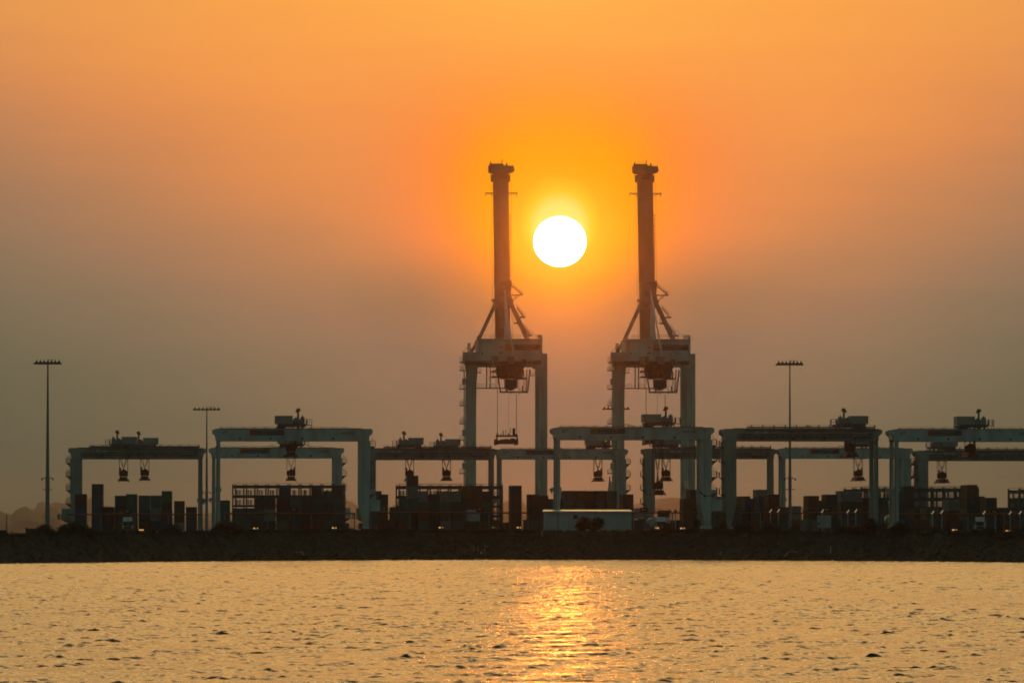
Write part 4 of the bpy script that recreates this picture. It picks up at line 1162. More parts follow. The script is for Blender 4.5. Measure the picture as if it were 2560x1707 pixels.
# ------------------------------------------------------------------ overhead pipe beam on posts along the truck lanes
def pipe_run(x0, x1, D, label, posts=True, shade='orange'):
    za = G(D)
    a0, zz = YP(x0, interp(x0, [(0, 1286), (400, 1284), (850, 1281.5), (1300, 1280), (1700, 1281.3), (2100, 1283), (2560, 1287)]), D); a1, _ = YP(x1, 1281, D)
    t = root('crash_beam', a0, D, za); z = zz - za; W = a1 - a0
    b = MB(); b.tube((0, 0, z), (W, 0, z), 0.17, n=8); b.build('beam', M[shade], t)
    n = max(1, int(round(W / 8.5)))
    for i in range(n + 1):
        p = MB(); x = min(max(W * i / n, 0.15), W - 0.15); p.box(x - 0.12, x + 0.12, 0.18, 0.42, 0, z + 0.1); p.box(x - 0.25, x + 0.25, 0.05, 0.55, 0, 0.1)
        p.build('post', M['mid'], t)
    tag(t, label, 'crash beam', 'orange crash beams across the truck lanes')
pipe_run(168, 505, 1284, 'long orange beam on posts under the leftmost yard crane')
pipe_run(560, 888, 1284, 'orange beam on posts in front of the left steel rack')
pipe_run(925, 1322, 1284, 'orange beam on posts below the left quay crane legs')
pipe_run(1583, 1780, 1284, 'orange beam on posts just right of the white building')
pipe_run(1800, 2205, 1284, 'orange beam on posts crossing behind the right light mast')
pipe_run(2240, 2600, 1284, 'orange beam on posts under the rightmost yard cranes')

# lane lamps on short posts, lit
def lane_lamp(px, py, D, label, w=0.5):
    za = G(D); a, z = YP(px, py, D)
    t = root('lane_lamp', a, D, za); h = z - za
    p = MB(); p.box(-0.09, 0.09, -0.09, 0.09, 0, h - 0.2); p.build('post', M['panel'], t)
    p = MB(); p.bar((-0.34, 0, h - 0.42), (0.34, 0, h + 0.42), 0.34, 0.42); p.build('lamp_housing', M['mid'], t)
    p = MB(); p.bar((-0.26, -0.26, h - 0.34), (0.26, -0.26, h + 0.34), 0.16, 0.05); p.build('lens', M['lamp_dim'], t)
    tag(t, label, 'lamp post', 'lit lane lamps on grey posts')
LL = [(1926.5, 1276.5, 'lit lane lamp left of the right light mast, leftmost of its row'), (1946, 1276, 'lit lane lamp nearest the left side of the right light mast'),
      (2056, 1277, 'single lit lane lamp above the pale square notice board'), (2119.5, 1278, 'lit lane lamp right of the pale notice board, left of a pair'),
      (2139.5, 1276.5, 'lit lane lamp right of the pale notice board, right of a pair'), (2331.8, 1280.5, 'lit lane lamp right of the near crane leg at right, left of a pair'),
      (2354.3, 1279, 'lit lane lamp right of the near crane leg at right, right of a pair'), (2460, 1281, 'lit lane lamp above the white truck cab near the right edge'),
      (2525.3, 1281.5, 'lit lane lamp near the right edge, left of the last pair'), (2550.3, 1280.8, 'lit lane lamp closest to the right edge of the picture')]
for px, py, lab in LL: lane_lamp(px, py, 1281, lab)

def lane_signal(px, py, D, w, label, gap=0.35, green=True):
    za = G(D); a, z = YP(px, py, D); h = z - za
    t = root('lane_signal', a, D, za)
    p = MB(); p.box(-w / 2, w / 2, 0, 0.4, 0, h + 0.22); p.build('cabinet', M['dark'], t)
    k = gap / 2
    for x0, x1 in ((-w / 2 + 0.05, w * 0.12 - k), (w * 0.12 + k, w / 2 - 0.05)):
        p = MB(); p.box(x0, x1, -0.06, -0.004, h - 0.13, h + 0.13); p.build('amber_lamp', M['lamp_on'], t)
    if green:
        p = MB(); p.box(-0.1, 0.1, -0.06, -0.004, h - 0.75, h - 0.62); p.build('green_lamp', M['green_on'], t)
    tag(t, label, 'signal light', 'amber signal lights low on the truck lanes')
LS = [(261.7, 1330, 1.45, 'bright amber light left of the leftmost white truck cab', 0.05), (353, 1324, 1.2, 'thin amber light just right of the leftmost white truck cab', 0.05), (388.5, 1329, 1.45, 'bright amber light pair below the dark stacks at left', 0.15),
      (458, 1328, 1.0, 'small amber light beside the round bush under the left crane', 0.1), (639, 1320, 1.15, 'amber light pair below the left steel rack', 0.4), (835.5, 1319, 1.1, 'amber light pair on an orange lane post near wide crane leg', 0.3),
      (1102.5, 1318, 1.15, 'amber light pair below the left quay crane', 0.35), (1234.5, 1318, 0.75, 'single amber light between left quay crane and lone stack', 0.02), (1297, 1318, 1.05, 'amber light pair at the foot of the lone four-high stack', 0.3),
      (1641.5, 1319.5, 1.15, 'amber light under the blue and white truck cab', 0.02), (1706, 1320, 1.15, 'amber light pair right of the blue and white truck cab', 0.3), (2386.5, 1324, 1.25, 'amber light pair below the middle right stacks', 0.3),
      (2520, 1326, 1.25, 'long amber light close to the right edge', 0.02)]
for px, py, w, lab, g in LS: lane_signal(px, py, 1279, w, lab, g)

# ------------------------------------------------------------------ trucks, tank containers, buildings
def truck(px, ytop, D, label, back='k'):
    za = G(D); a, zt = YP(px, ytop, D); s = (zt - za) / 3.4
    t = root('truck', a, D, za)
    b = MB(); b.prism([(-1.2, 0.7), (-1.25, 2.2), (-1.15, 3.35 * s), (1.15, 3.35 * s), (1.25, 2.2), (1.2, 0.7)], 0, 2.2); bo = b.build('cab', M['white'], t); recalc(bo.data)
    b = MB(); b.prism([(-1.02, 1.55), (-0.98, 2.45), (0.98, 2.45), (1.02, 1.55)], -0.03, -0.004); w = b.build('windscreen', M['glass'], bo); recalc(w.data)
    b = MB(); b.box(-0.85, 0.85, -0.05, -0.004, 0.75, 1.45); b.build('grille', M['dark'], bo)
    b = MB(); b.quadbox([(-1.1, -0.02, 2.55), (-1.1, 0.6, 2.6), (1.1, 0.6, 2.6), (1.1, -0.02, 2.55)], [(-1.0, 0.85, 3.55), (-1.0, 1.3, 3.55), (1.0, 1.3, 3.55), (1.0, 0.85, 3.55)]); ro_ = b.build('roof_deflector', M['roofw'], bo); recalc(ro_.data)
    for x in (-1.45, 1.25): 
        b = MB(); b.box(x, x + 0.2, -0.1, 0.1, 1.6, 2.4); b.build('mirror', M['dark'], bo)
    for x in (-1.1, 0.75):
        b = MB(); b.box(x, x + 0.35, -0.06, -0.006, 0.75, 0.95); b.build('headlight', M['glass'], bo)
    b = MB(); b.box(-0.5, 0.5, 2.3, 13.5, 0.75, 1.1); b.box(-1.2, 1.2, 2.9, 14.5, 1.102, 1.3); b.build('trailer', M['dark'], t)
    for y in (1.0, 4.0, 11.5, 12.8):
        for x in (-1.15, 0.85):
            b = MB(); b.tube((x, y, 0.5), (x + 0.3, y, 0.5), 0.5, n=14); b.build('wheel', M['black'], t)
    tag(t, label, 'truck', 'container trucks waiting in the lanes')
truck(319, 1310, 1287, 'white truck cab facing the water at far left under dark containers')
truck(1653, 1307, 1287, 'blue-white truck cab between round tanks and dark bushes')
truck(2451, 1308, 1287, 'white truck cab near the right edge beneath lit lamp')

def tank(px, py, D, label):
    za = G(D); a, z = YP(px, py, D); h = z - za
    t = root('tank_container', a, D, za + h - 1.3)
    b = MB(); b.tube((0, 0.3, 1.3), (0, 5.8, 1.3), 1.12, n=24); b.blob((0, 0.3, 1.3), 1.12, 0.25, 1.12, 0, 24, 8); b.build('barrel', M['panel'], t, smooth=True)
    f = MB()
    for y in (0.0, 6.0):
        for x in (-1.22, 1.12): f.box(x, x + 0.1, y, y + 0.1, 0, 2.6)
        f.box(-1.119, 1.119, y, y + 0.1, 0, 0.12); f.box(-1.119, 1.119, y, y + 0.1, 2.48, 2.6)
        for s in (-1, 1): 
            f.bar((s * 1.15, y + 0.05, 2.1), (s * 0.7, y + 0.05, 2.55), 0.1); f.bar((s * 1.15, y + 0.05, 0.5), (s * 0.7, y + 0.05, 0.05), 0.1)
    for x in (-1.22, 1.12): f.box(x, x + 0.1, 0.1, 6.0, 0, 0.1)
    f.build('frame', M['dark'], t)
    tag(t, label, 'tank container', 'tank containers standing on the ground')
tank(1632, 1306, 1296, 'round grey tank container, left of two beside the truck cab')
tank(1662, 1305, 1296, 'round grey tank container under the brown box by the truck')
tank(2229, 1300, 1290, 'pale round tank end left of the near crane leg at right')
def lone_box(px0, ytop, D, key, label, h=2.59):
    a, zt = YP(px0, ytop, D)
    o = bpy.data.objects.new('shipping_container', cmesh(key, h)); COL.objects.link(o); o.location = YW(a + 1.22, D, zt - h); o.rotation_euler = (0, 0, PHI)
    tag(o, label, 'container', 'shipping containers stacked in the yard')
_, ztk = YP(1662, 1305, 1296)
a_, _ = YP(1662, 1305, 1296)
o = bpy.data.objects.new('shipping_container', cmesh('n', 2.59)); COL.objects.link(o); o.location = YW(a_, 1296.0, ztk + 1.31); o.rotation_euler = (0, 0, PHI)
o.scale = (1.0, 0.5, 0.55)
tag(o, 'low brown box sitting on top of the right grey tank container', 'container', 'shipping containers stacked in the yard')

# mushroom-headed lamp posts
for px, lab in ((1674.5, 'domed lamp post just above the brown box on the tank'), (1688.5, 'domed lamp post right of the brown box, standing clear')):
    a, z = YP(px, 1277, 1283); za = G(1283); t = root('lamp_post', a, 1283, za); h = z - za
    p = MB(); p.tube((0, 0, 0), (0, 0, h), 0.14, n=8); p.build('post', M['panel'], t)
    p = MB(); p.prism([(-0.42, h - 0.1), (-0.30, h + 0.2), (0, h + 0.42), (0.30, h + 0.2), (0.42, h - 0.1), (0.18, h - 0.2), (0.16, h - 0.5), (-0.16, h - 0.5), (-0.18, h - 0.2)], -0.35, 0.35); x = p.build('lamp_shade', M['dark'], t); recalc(x.data)
    tag(t, lab, 'lamp post', 'domed lamp posts beside the truck lane')

# long white building
def building():
    D = 1236.5; za = 5.62
    a0, zt = YP(1362, 1280, D); a1, _ = YP(1579, 1280, D)
    t = root('site_building', a0, D, za); W = a1 - a0; H = zt - za
    b = MB(); b.box(0, W, 0, 4.5, 0, H); bo = b.build('wall', M['panel'], t)
    r = MB(); k = len(r.v)
    r.quadbox([(-0.3, -0.35, H + 0.002), (-0.3, 4.9, H + 0.28), (W + 0.2, 4.9, H + 0.28), (W + 0.2, -0.35, H + 0.002)], [(-0.3, -0.35, H + 0.26), (-0.1, 4.9, H + 0.58), (W - 0.1, 4.9, H + 0.58), (W + 0.2, -0.35, H + 0.26)])
    ro = r.build('roof', M['roofw'], t); recalc(ro.data)
    d = MB(); x = YP(1395, 1300, D)[0] - a0; d.box(x - 0.07, x + 0.07, -0.1, -0.004, 0.1, H); d.build('downpipe', M['dark'], bo)
    x0 = YP(1433, 1300, D)[0] - a0; x1 = YP(1443.5, 1300, D)[0] - a0; z1 = YP(1438, 1286.5, D)[1] - za; z0 = YP(1438, 1296.5, D)[1] - za
    wn = MB(); wn.box(x0, x1, -0.06, -0.004, z0, z1); wo_ = wn.build('window', M['dark'], bo)
    gl = MB(); gl.box(x0 + 0.08, x1 - 0.08, -0.09, -0.062, z0 + 0.08, z1 - 0.08); gl.build('pane', M['glass'], wo_)
    for xx in (5.2, 11.0, 14.5, 17.0):
        p = MB(); p.box(xx, xx + 0.04, -0.02, -0.003, 0.1, H - 0.05); p.build('panel_joint', M['mid'], bo)
    bs = MB(); bs.box(-0.02, W + 0.02, -0.12, -0.003, 0, 0.35); bs.build('plinth', M['conc'], bo)
    tag(t, 'long low pale building with glossy white roof behind the twin bushes', 'building')
building()

def simple_house():
    # low shed and block at far left
    for px0, px1, ytop, D, lab, nm in ((64, 93, 1322, 1112, 'low dark flat-roofed shed at far left beside the mast bushes', 'shed'), (-12, 17.5, 1325.5, 1110, 'low dark brown hut cut off by the left edge', 'hut')):
        a0, zt = YP(px0, ytop, D); a1, _ = YP(px1, ytop, D); t = root(nm, a0, D, 5.1); H = zt - 5.1; W = a1 - a0
        b = MB(); b.box(0, W, 0, 3, 0, H); b.build('wall', M['rock'], t)
        b = MB(); b.box(-0.1, W + 0.1, -0.12, 3.1, H + 0.002, H + 0.12); b.box(-0.1, 0.4, 0, 1, H + 0.12, H + 0.3); b.build('roof', M['dark'], t)
        tag(t, lab, nm)
simple_house()
def post(px, ytop, D, w, label, z=5.1, nm='marker_post', mt='dark'):
    a, zt = YP(px, ytop, D); t = MB(); t.tube((0, 0, 0), (0, 0, zt - z), w, w * 0.8, n=8)
    o = t.build(nm, M[mt]); o.location = YW(a, D, z); o.rotation_euler = (0, 0, PHI); tag(o, label, 'post')
post(16.5, 1286, 1110, 0.11, 'thin dark post standing at the far left edge above the hut')
post(38.5, 1329, 1110, 0.05, 'tiny stake in the gap left of the shed, left one'); post(46, 1330, 1110, 0.06, 'tiny stake in the gap left of the shed, right one')
post(497.5, 1283, 1290, 0.10, 'slim post beside the right legs of the leftmost crane', z=5.7)
post(1737, 1282, 1281, 0.09, 'slim dark post right of the brown containers near the blue truck', z=5.7)
post(2080, 1284, 1281, 0.13, 'slim dark post at the right side of the pale notice board', z=5.7)
post(2429, 1285, 1281, 0.12, 'slim dark post left of the rightmost white truck cab', z=5.7)
post(2489, 1288, 1281, 0.09, 'pale thin post right of the rightmost white truck cab', z=5.7, mt='panel')

# pointed tower far behind, beyond the quay
def tower():
    D = 1790; a, zt = YP(1524.3, 1190, D); z = 5.0; H = zt - z
    t = root('pointed_mast', a, D, z)
    b = MB(); s = D / F
    b.quadbox([(-0.95, -0.9, 0), (-0.95, 0.9, 0), (1.4, 0.9, 0), (1.4, -0.9, 0)], [(-0.62, -0.6, H * 0.72), (-0.62, 0.6, H * 0.72), (0.7, 0.6, H * 0.72), (0.7, -0.6, H * 0.72)])
    b.quadbox([(-0.62, -0.6, H * 0.72), (-0.62, 0.6, H * 0.72), (0.7, 0.6, H * 0.72), (0.7, -0.6, H * 0.72)], [(-0.12, -0.1, H), (-0.12, 0.1, H), (0.15, 0.1, H), (0.15, -0.1, H)])
    b.build('shaft', M['sts'], t)
    p = MB(); p.box(-2.2, 1.8, -1, 1, H * 0.66, H * 0.672); p.box(-1.3, 1.6, -1, 1, H * 0.42, H * 0.45); p.build('crosstree', M['sts'], t)
    tag(t, 'pointed grey mast rising beside the right quay crane left leg', 'mast')
tower()

# pale notice board
def board():
    D = 1279; a0, z1 = YP(2043, 1287.5, D); a1, z0 = YP(2077.5, 1319, D); t = root('notice_board', a0, D, 5.7); W = a1 - a0
    b = MB(); b.box(0, W, -0.05, 0.05, z0 - 5.7, z1 - 5.7); b.build('panel', M['panel'], t)
    b = MB(); b.box(0.1, 0.55, -0.08, -0.053, z0 - 5.7 + 0.75, z0 - 5.7 + 1.15); b.build('red_square', M['redsign'], t)
    for x in (W * 0.5, 0.2, W - 0.2):
        b = MB(); b.box(x - 0.09, x + 0.09, 0.052, 0.2, 0, z1 - 5.8); b.build('post', M['mid'], t)
    tag(t, 'large pale square notice board with a small red mark, right of light mast', 'sign')
board()

def number_box(px, py, D, txt, label):
    a, z = YP(px, py, D); za = G(D); t = root('block_sign', a, D, za); h = z - za
    b = MB(); b.box(-0.85, 0.85, -0.05, 0.05, h - 0.55, h + 0.55); bo = b.build('panel', M['black'], t)
    b = MB(); b.box(-0.06, 0.06, 0.052, 0.15, 0, h); b.build('post', M['mid'], t)
    text_obj(txt, 0.75, M['letter'], bo, (-0.42, -0.08, h - 0.28), width=0.84)
    tag(t, label, 'sign', 'black block number signs along the lanes')
for px, py, tx, lab in ((320, 1279, 'B1', 'black block sign reading B1 above the leftmost truck cab'), (735, 1274, 'B2', 'black block sign reading B2 at the left steel rack'),
                        (1200, 1273, 'B3', 'black block sign reading B3 right below the left quay crane'), (1610, 1274, 'B4', 'black block sign reading B4 on far crane electrical house'),
                        (2068, 1275, 'B5', 'black block sign reading B5 above the pale notice board'), (2486, 1279, 'B6', 'black block sign reading B6 near the right edge')):
    number_box(px, py, 1286, tx, lab)

# quay edge: mast outline boxes left of the block, low flat trailer
def flatbed():
    D = 1283; a0, z1 = YP(853, 1319.5, D); a1, _ = YP(884.5, 1319.5, D); t = root('parked_trailer', a0, D, G(D)); W = a1 - a0; H = z1 - G(D)
    b = MB(); b.box(0, W, 0, 10, H * 0.45, H); b.build('bed', M['dark'], t)
    for x in (0.1, W - 0.5):
        b = MB(); b.tube((x, 1, 0.45), (x + 0.35, 1, 0.45), 0.45, n=12); b.build('wheel', M['black'], t)
    tag(t, 'low dark parked trailer in the gap beneath two left crane legs', 'trailer')
flatbed()

# ------------------------------------------------------------------ vegetation
def bank_z(px, D):
    Dw, Dc, zc = shore(px); return zc - 0.1
def shrub(name, pts, base_y, label, D=None, cat='bush', density=1.0, seed=1, conic=False):
    """pts: lobes (px, py, rx_px, ry_px) in photo pixels; crown from many leaf clumps"""
    px0 = sum(p[0] for p in pts) / len(pts)
    Dw, Dc, zc = shore(px0); D = Dc + 1.5 if D is None else D
    r = ray(px0, 1300); t_ = D / r[1]
    x0 = t_ * r[0]; mp_ = D / F
    z0 = min(zc, CAMH + D * (1321 - base_y) / F) - 0.25
    t = bpy.data.objects.new(name, None); COL.objects.link(t); t.location = (x0, D, z0)
    rnd = random.Random(seed)
    v, f = [], []
    core = MB()
    trunk = MB()
    for (px, py, rx, ry) in pts:
        cx = (px - px0) * mp_; cz = CAMH + (1321 - py) * mp_ - z0; ax = rx * mp_; az_ = ry * mp_; ay = max(ax * 0.8, 0.5)
        core.blob((cx, 0, cz), ax * 0.80, ay * 0.8, az_ * 0.80, 0.12, 10, 7, rnd)
        n = int(650 * density * max(0.5, ax * az_ / 2.0))
        n = min(n, 2600)
        for _ in range(n):
            th = rnd.uniform(0, 2 * math.pi); cp = rnd.uniform(-1, 1); sp = math.sqrt(1 - cp * cp)
            e = rnd.uniform(0.78, 1.04) + (rnd.random() ** 6) * 0.16
            c = Vector((cx + ax * e * sp * math.cos(th), ay * e * sp * math.sin(th), cz + az_ * e * cp))
            if c.z < 0.02: continue
            s = rnd.uniform(0.06, 0.17)
            a = Vector((rnd.uniform(-1, 1), rnd.uniform(-1, 1), rnd.uniform(-1, 1))).normalized(); b = a.orthogonal().normalized()
            k = len(v); v.extend([c + a * s, c + b * s * 0.5, c - a * s, c - b * s * 0.5]); f.append((k, k + 1, k + 2, k + 3))
        trunk.tube((cx * 0.3, 0, -0.1), (cx, 0, max(0.3, cz)), 0.12, 0.05, n=6)
    k = len(v); v.extend([Vector(c) for c in core.v]); f.extend([tuple(k + i for i in ff) for ff in core.f])
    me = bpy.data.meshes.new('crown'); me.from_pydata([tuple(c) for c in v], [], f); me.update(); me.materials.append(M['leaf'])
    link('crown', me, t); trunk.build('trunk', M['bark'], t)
    tag(t, label, cat, 'bushes along the top of the bank')
SH = [
    ([(96, 1329, 14, 8), (112, 1324, 20, 12), (126, 1332, 14, 9)], 1338, 'round dark bush at the foot of the left light mast'),
    ([(160, 1326, 18, 12), (195, 1322, 26, 18), (220, 1332, 20, 12), (148, 1334, 12, 6)], 1340, 'broad dark bush below the legs of the leftmost crane'),
    ([(430, 1327, 22, 15), (418, 1332, 20, 10)], 1338, 'round low bush under dark stacks, left of the thin mast'),
    ([(563, 1318, 26, 16), (590, 1325, 22, 10), (543, 1328, 18, 9), (562, 1332, 34, 10)], 1336, 'big dark bush at the hinged legs of the tall left crane'),
    ([(978, 1327, 22, 9), (1000, 1330, 16, 6)], 1334, 'low bush below the tall five-high container stack'),
    ([(1238, 1328, 36, 10), (1215, 1330, 20, 6)], 1336, 'low wide bush left of the white building'),
    ([(1632, 1326, 14, 6), (1668, 1320, 17, 11)], 1334, 'small bush hiding the foot of the blue-white truck'),
    ([(1730, 1328, 10, 7)], 1334, 'tiny bush right of the blue-white truck'),
    ([(1808, 1318, 9, 19), (1803, 1328, 18, 10)], 1336, 'pointed cypress-like bush left of the right light mast'),
    ([(1860, 1326, 22, 13), (1845, 1322, 8, 10)], 1336, 'ragged bush midway between pointed bush and right mast'),
    ([(1930, 1323, 24, 14), (1905, 1330, 20, 8)], 1338, 'round dark bush just left of the right light mast'),
    ([(1990, 1322, 10, 15), (1982, 1329, 16, 9)], 1336, 'upright bush just right of the right light mast'),
    ([(2110, 1325, 18, 9), (2135, 1326, 15, 8)], 1338, 'low bush right of the pale notice board'),
    ([(2176, 1316, 20, 17), (2150, 1325, 26, 12), (2200, 1326, 26, 12), (2176, 1303, 8, 7)], 1342, 'tall ragged tree clump left of the near crane leg at right'),
    ([(2252, 1322, 20, 17), (2268, 1328, 18, 10), (2238, 1326, 14, 12)], 1342, 'dark bush covering the foot of the near crane at right'),
    ([(2335, 1330, 24, 13), (2318, 1334, 18, 8)], 1342, 'rounded bush below the pair of lane lamps at right'),
    ([(2400, 1334, 22, 8)], 1342, 'flat low bush left of the rightmost truck cab'),
    ([(2472, 1330, 18, 12), (2455, 1334, 14, 8)], 1342, 'bush hiding the right side of the rightmost truck cab'),
    ([(2540, 1338, 30, 15), (2570, 1334, 26, 18), (2510, 1344, 20, 8)], 1352, 'large dark bush at the right edge on the bank'),
]
for i, (pts, by, lab) in enumerate(SH): shrub('bush', [(p[0], p[1] - 1, p[2] * 1.1, p[3] * 1.15) for p in pts], by, lab, seed=i + 3)
shrub('tree', [(1462, 1307, 21, 17), (1452, 1316, 16, 12)], 1336, 'left of two dark round trees before the white building', cat='tree', D=1228.5, seed=51)
shrub('tree', [(1494, 1307, 18, 16), (1484, 1316, 16, 12)], 1336, 'right of two dark round trees before the white building', cat='tree', D=1228.6, seed=52)

def scatter_rocks():
    m = MB(); rnd = random.Random(9)
    for _ in range(2600):
        px = rnd.uniform(-150, 2710); Dw, Dc, zc = shore(px); s = rnd.random() ** 1.3 * 0.9
        d = Dw + (Dc - Dw) * s; z = zc * s ** 0.8
        r = rnd.uniform(0.12, 0.45) * (1.1 - 0.5 * s)
        m.blob(((px - 1280) / F * d, d, z + 0.05), r * rnd.uniform(1, 1.6), r, r * 0.75, 0.28, 6, 4, rnd)
    o = m.build('rocks', M['rock']); tag(o, 'loose dark rocks of the shoreline revetment', 'rocks', kind='stuff')
scatter_rocks()
def grass_tufts():
    v, f = [], []; rnd = random.Random(4)
    for _ in range(9000):
        px = rnd.uniform(-150, 2710); Dw, Dc, zc = shore(px); s = rnd.uniform(0.35, 1.25)
        d = Dw + (Dc - Dw) * s; z = zc * min(1, s) ** 0.8; x = (px - 1280) / F * d
        for _k in range(3):
            a = rnd.uniform(-0.35, 0.35); h = rnd.uniform(0.2, 0.55); w = 0.05; xx = x + rnd.uniform(-0.2, 0.2)
            k = len(v); v += [(xx - w, d, z - 0.1), (xx + w, d, z - 0.1), (xx + a, d + rnd.uniform(-0.2, 0.2), z + h)]; f.append((k, k + 1, k + 2))
    for _ in range(620):                       # scrubby clumps that break the top line of the bank
        px = rnd.uniform(-150, 2710)
        if 1330 < px < 1600: continue
        Dw, Dc, zc = shore(px); d = Dc + rnd.uniform(-2.5, 0.6); x = (px - 1280) / F * d
        hh = rnd.uniform(0.1, 0.5) * (1.6 if rnd.random() < 0.15 else 1.0); ww = rnd.uniform(0.4, 1.5)
        for _k in range(70):
            cx = x + rnd.gauss(0, ww * 0.5); cz = zc - 0.25 + hh * rnd.random() * math.exp(-((cx - x) / ww) ** 2) * 1.6; cy_ = d + rnd.uniform(-0.4, 0.4)
            s = rnd.uniform(0.06, 0.16); a = rnd.uniform(0, 3.14); k = len(v)
            v += [(cx - s * math.cos(a), cy_, cz - s * math.sin(a)), (cx + s * math.sin(a), cy_ + 0.05, cz - s * math.cos(a)), (cx + s * math.cos(a), cy_, cz + s * math.sin(a))]; f.append((k, k + 1, k + 2))
    me = bpy.data.meshes.new('grass'); me.from_pydata(v, [], f); me.update(); me.materials.append(M['weed'])
    tag(link('grass', me), 'rough grass and weeds along the bank', 'grass', kind='stuff')
grass_tufts()

# low wall line of the yard edge
def kerb_wall():
    for x0, x1, lab in ((236, 800, 'low concrete edge wall along the left part of the yard'), (810, 1358, 'low concrete edge wall left of the white building'), (1585, 1960, 'low concrete edge wall right of the white building'), (1965, 2520, 'low concrete edge wall along the right part of the yard')):
        m = MB(); xs = np.linspace(x0, x1, 12)
        for p, q in zip(xs[:-1], xs[1:]):
            A = shore(p); B = shore(q); ua, ub = (p - 1280) / F, (q - 1280) / F
            da, db = A[1] + 0.6, B[1] + 0.6
            m.quadbox([(ua * da, da, A[2] - 0.6), (ua * da, da + 0.3, A[2] - 0.6), (ub * db, db + 0.3, B[2] - 0.6), (ub * db, db, B[2] - 0.6)],
                      [(ua * da, da, A[2] + 0.1), (ua * da, da + 0.3, A[2] + 0.1), (ub * db, db + 0.3, B[2] + 0.1), (ub * db, db, B[2] + 0.1)])
        tag(m.build('edge_wall', M['conc']), lab, 'wall', 'low edge walls at the top of the bank')
kerb_wall()

# concrete outfalls, small signs and a steel frame at the waterline
def outfall(px, w, y0, y1, label):
    Dw, Dc, zc = shore(px); D = Dw + 1.5; mp_ = D / F
    t = bpy.data.objects.new('storm_outfall', None); COL.objects.link(t); t.location = ((px - 1280) / F * D, D, 0)
    z1 = CAMH - (y0 - 1321) * mp_; z0 = CAMH - (y1 - 1321) * mp_; W = w * mp_ / 2
    m = MB()
    m.prism([(-W * 0.6, z1), (W * 0.55, z1), (W * 0.55, z1 - 0.25), (-W * 0.6, z1 - 0.25)], 0, 3.5)
    m.prism([(-W, z0), (-W * 0.6, z1), (-W * 0.45, z1 - 0.25), (-W * 0.8, z0)], -0.4, 3); m.prism([(W, z0), (W * 0.55, z1), (W * 0.30, z1 - 0.25), (W * 0.62, z0)], -0.4, 3)
    o = m.build('headwall', M['conc'], t); recalc(o.data)
    m = MB(); m.box(-W * 0.7, W * 0.55, 1.0, 1.2, z0 - 0.3, z1 - 0.26); m.build('opening', M['black'], t)
    tag(t, label, 'outfall', 'concrete outfalls in the bank')
outfall(744, 38, 1378, 1388, 'faint concrete outfall on the bank below the left steel rack')
outfall(1981, 42, 1377, 1391, 'concrete outfall on the bank below the right light mast')
def shore_frame():
    D = shore(1205)[0] + 0.8; mp_ = D / F; px0 = 1205
    t = bpy.data.objects.new('mooring_frame', None); COL.objects.link(t); t.location = ((px0 - 1280) / F * D, D, 0)
    Q = lambda x, y: ((x - px0) * mp_, 0, CAMH - (y - 1321) * mp_)
    m = MB()
    for x, y0 in ((1185, 1361), (1194, 1364), (1212, 1361)): m.bar(Q(x, y0), Q(x, 1396), 0.16)
    m.build('post', M['conc'], t)
    m = MB(); m.bar(Q(1181, 1374.5), Q(1198, 1374.5), 0.16); m.bar(Q(1204, 1374.5), Q(1215, 1374.5), 0.16); m.bar(Q(1199, 1376), (Q(1204, 1384)), 0.14); m.build('crossbar', M['conc'], t)
    m = MB(); m.box(Q(1214, 0)[0], Q(1219, 0)[0], -0.08, 0, Q(0, 1368)[2], Q(0, 1364.5)[2]); m.build('sign_plate', M['conc'], t)
    m = MB(); m.box(Q(1201.5, 0)[0], Q(1205.5, 0)[0], -0.3, -0.1, Q(0, 1383)[2], Q(0, 1379.5)[2]); m.build('white_buoy', M['white'], t)
    m = MB(); m.prism([(Q(1187, 0)[0], Q(0, 1386)[2]), (Q(1191, 0)[0], Q(0, 1394)[2]), (Q(1224, 0)[0], Q(0, 1395)[2]), (Q(1227, 0)[0], Q(0, 1388)[2]), (Q(1210, 0)[0], Q(0, 1387)[2])], -0.5, 1.5); o = m.build('hull_block', M['rock'], t); recalc(o.data)
    tag(t, 'faint grey post frame with a white buoy at the waterline, centre left', 'frame')
shore_frame()
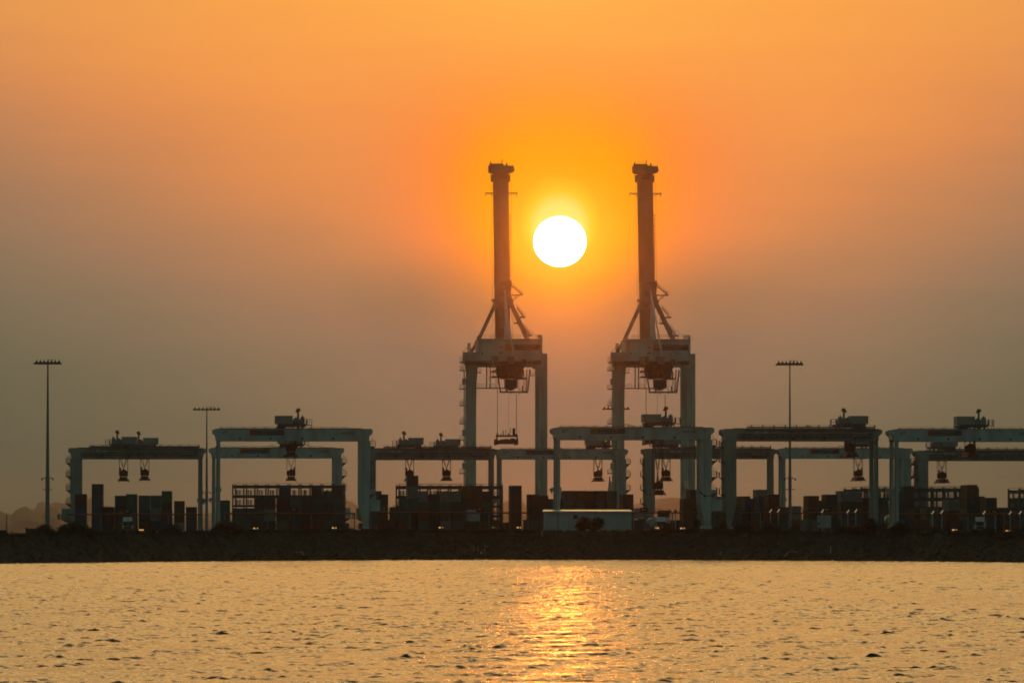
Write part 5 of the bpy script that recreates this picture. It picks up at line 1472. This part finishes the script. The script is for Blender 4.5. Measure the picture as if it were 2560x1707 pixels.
def small_sign(px, y0, y1, label, w=0.35):
    Dw, Dc, zc = shore(px); D = Dw + 1.0; mp_ = D / F
    t = bpy.data.objects.new('warning_sign', None); COL.objects.link(t); t.location = ((px - 1280) / F * D, D, 0)
    z1 = CAMH - (y0 - 1321) * mp_; z0 = CAMH - (y1 - 1321) * mp_
    m = MB(); m.tube((0, 0, z0 - 0.6), (0, 0, z1), 0.06, n=6); m.build('post', M['white'], t)
    m = MB(); m.box(-w, w, -0.08, -0.062, z1 - 0.4, z1 + 0.3); m.build('plate', M['conc'], t)
    tag(t, label, 'sign', 'small signs on posts by the water')
small_sign(1802, 1382, 1398, 'small sign on a white post at the waterline right of centre')
small_sign(2076, 1368, 1376, 'small pale sign on the bank below the notice board', 0.2)
small_sign(1355, 1326, 1331, 'tiny pale sign beside the left end of the white building', 0.15)

# ------------------------------------------------------------------ gull in flight, seen nearly edge on
def bird():
    D = 700.0; r = ray(1764, 1240); t_ = D / r[1]; mp_ = D / F
    m = MB()
    Q = lambda x, y, d=0.0: Vector(((x - 1764) * mp_, d, -(y - 1240) * mp_))
    body = [Q(1758, 1242.5), Q(1760.5, 1239.5), Q(1764, 1238.5), Q(1767.5, 1241.3), Q(1764, 1241.9), Q(1761, 1241)]
    m.prism([(p.x, p.z) for p in body], -0.06, 0.06)
    me = m
    o = me.build('gull', M['bird']); recalc(o.data); o.location = (t_ * r[0], D, CAMH + t_ * r[2])
    w = MB(); w.prism([(Q(1762, 1240).x, Q(1762, 1240).z), (Q(1765, 1239).x, Q(1765, 1239).z), (Q(1759.5, 1236).x, Q(1759.5, 1236).z), (Q(1752, 1230).x, Q(1752, 1230).z), (Q(1748.6, 1227.9).x, Q(1748.6, 1227.9).z), (Q(1748, 1230).x, Q(1748, 1230).z), (Q(1752, 1233.7).x, Q(1752, 1233.7).z)], -0.10, 0.12)
    a = w.build('wing', M['bird'], o); recalc(a.data)
    w = MB(); w.prism([(Q(1764, 1239).x, Q(1764, 1239).z), (Q(1769, 1238.6).x, Q(1769, 1238.6).z), (Q(1780, 1237).x, Q(1780, 1237).z), (Q(1776, 1239.2).x, Q(1776, 1239.2).z), (Q(1766, 1240.2).x, Q(1766, 1240.2).z)], 0.06, 0.16)
    a = w.build('wing', M['bird'], o); recalc(a.data)
    tag(o, 'dark gull gliding with wings tilted in front of the near crane leg', 'bird')
bird()
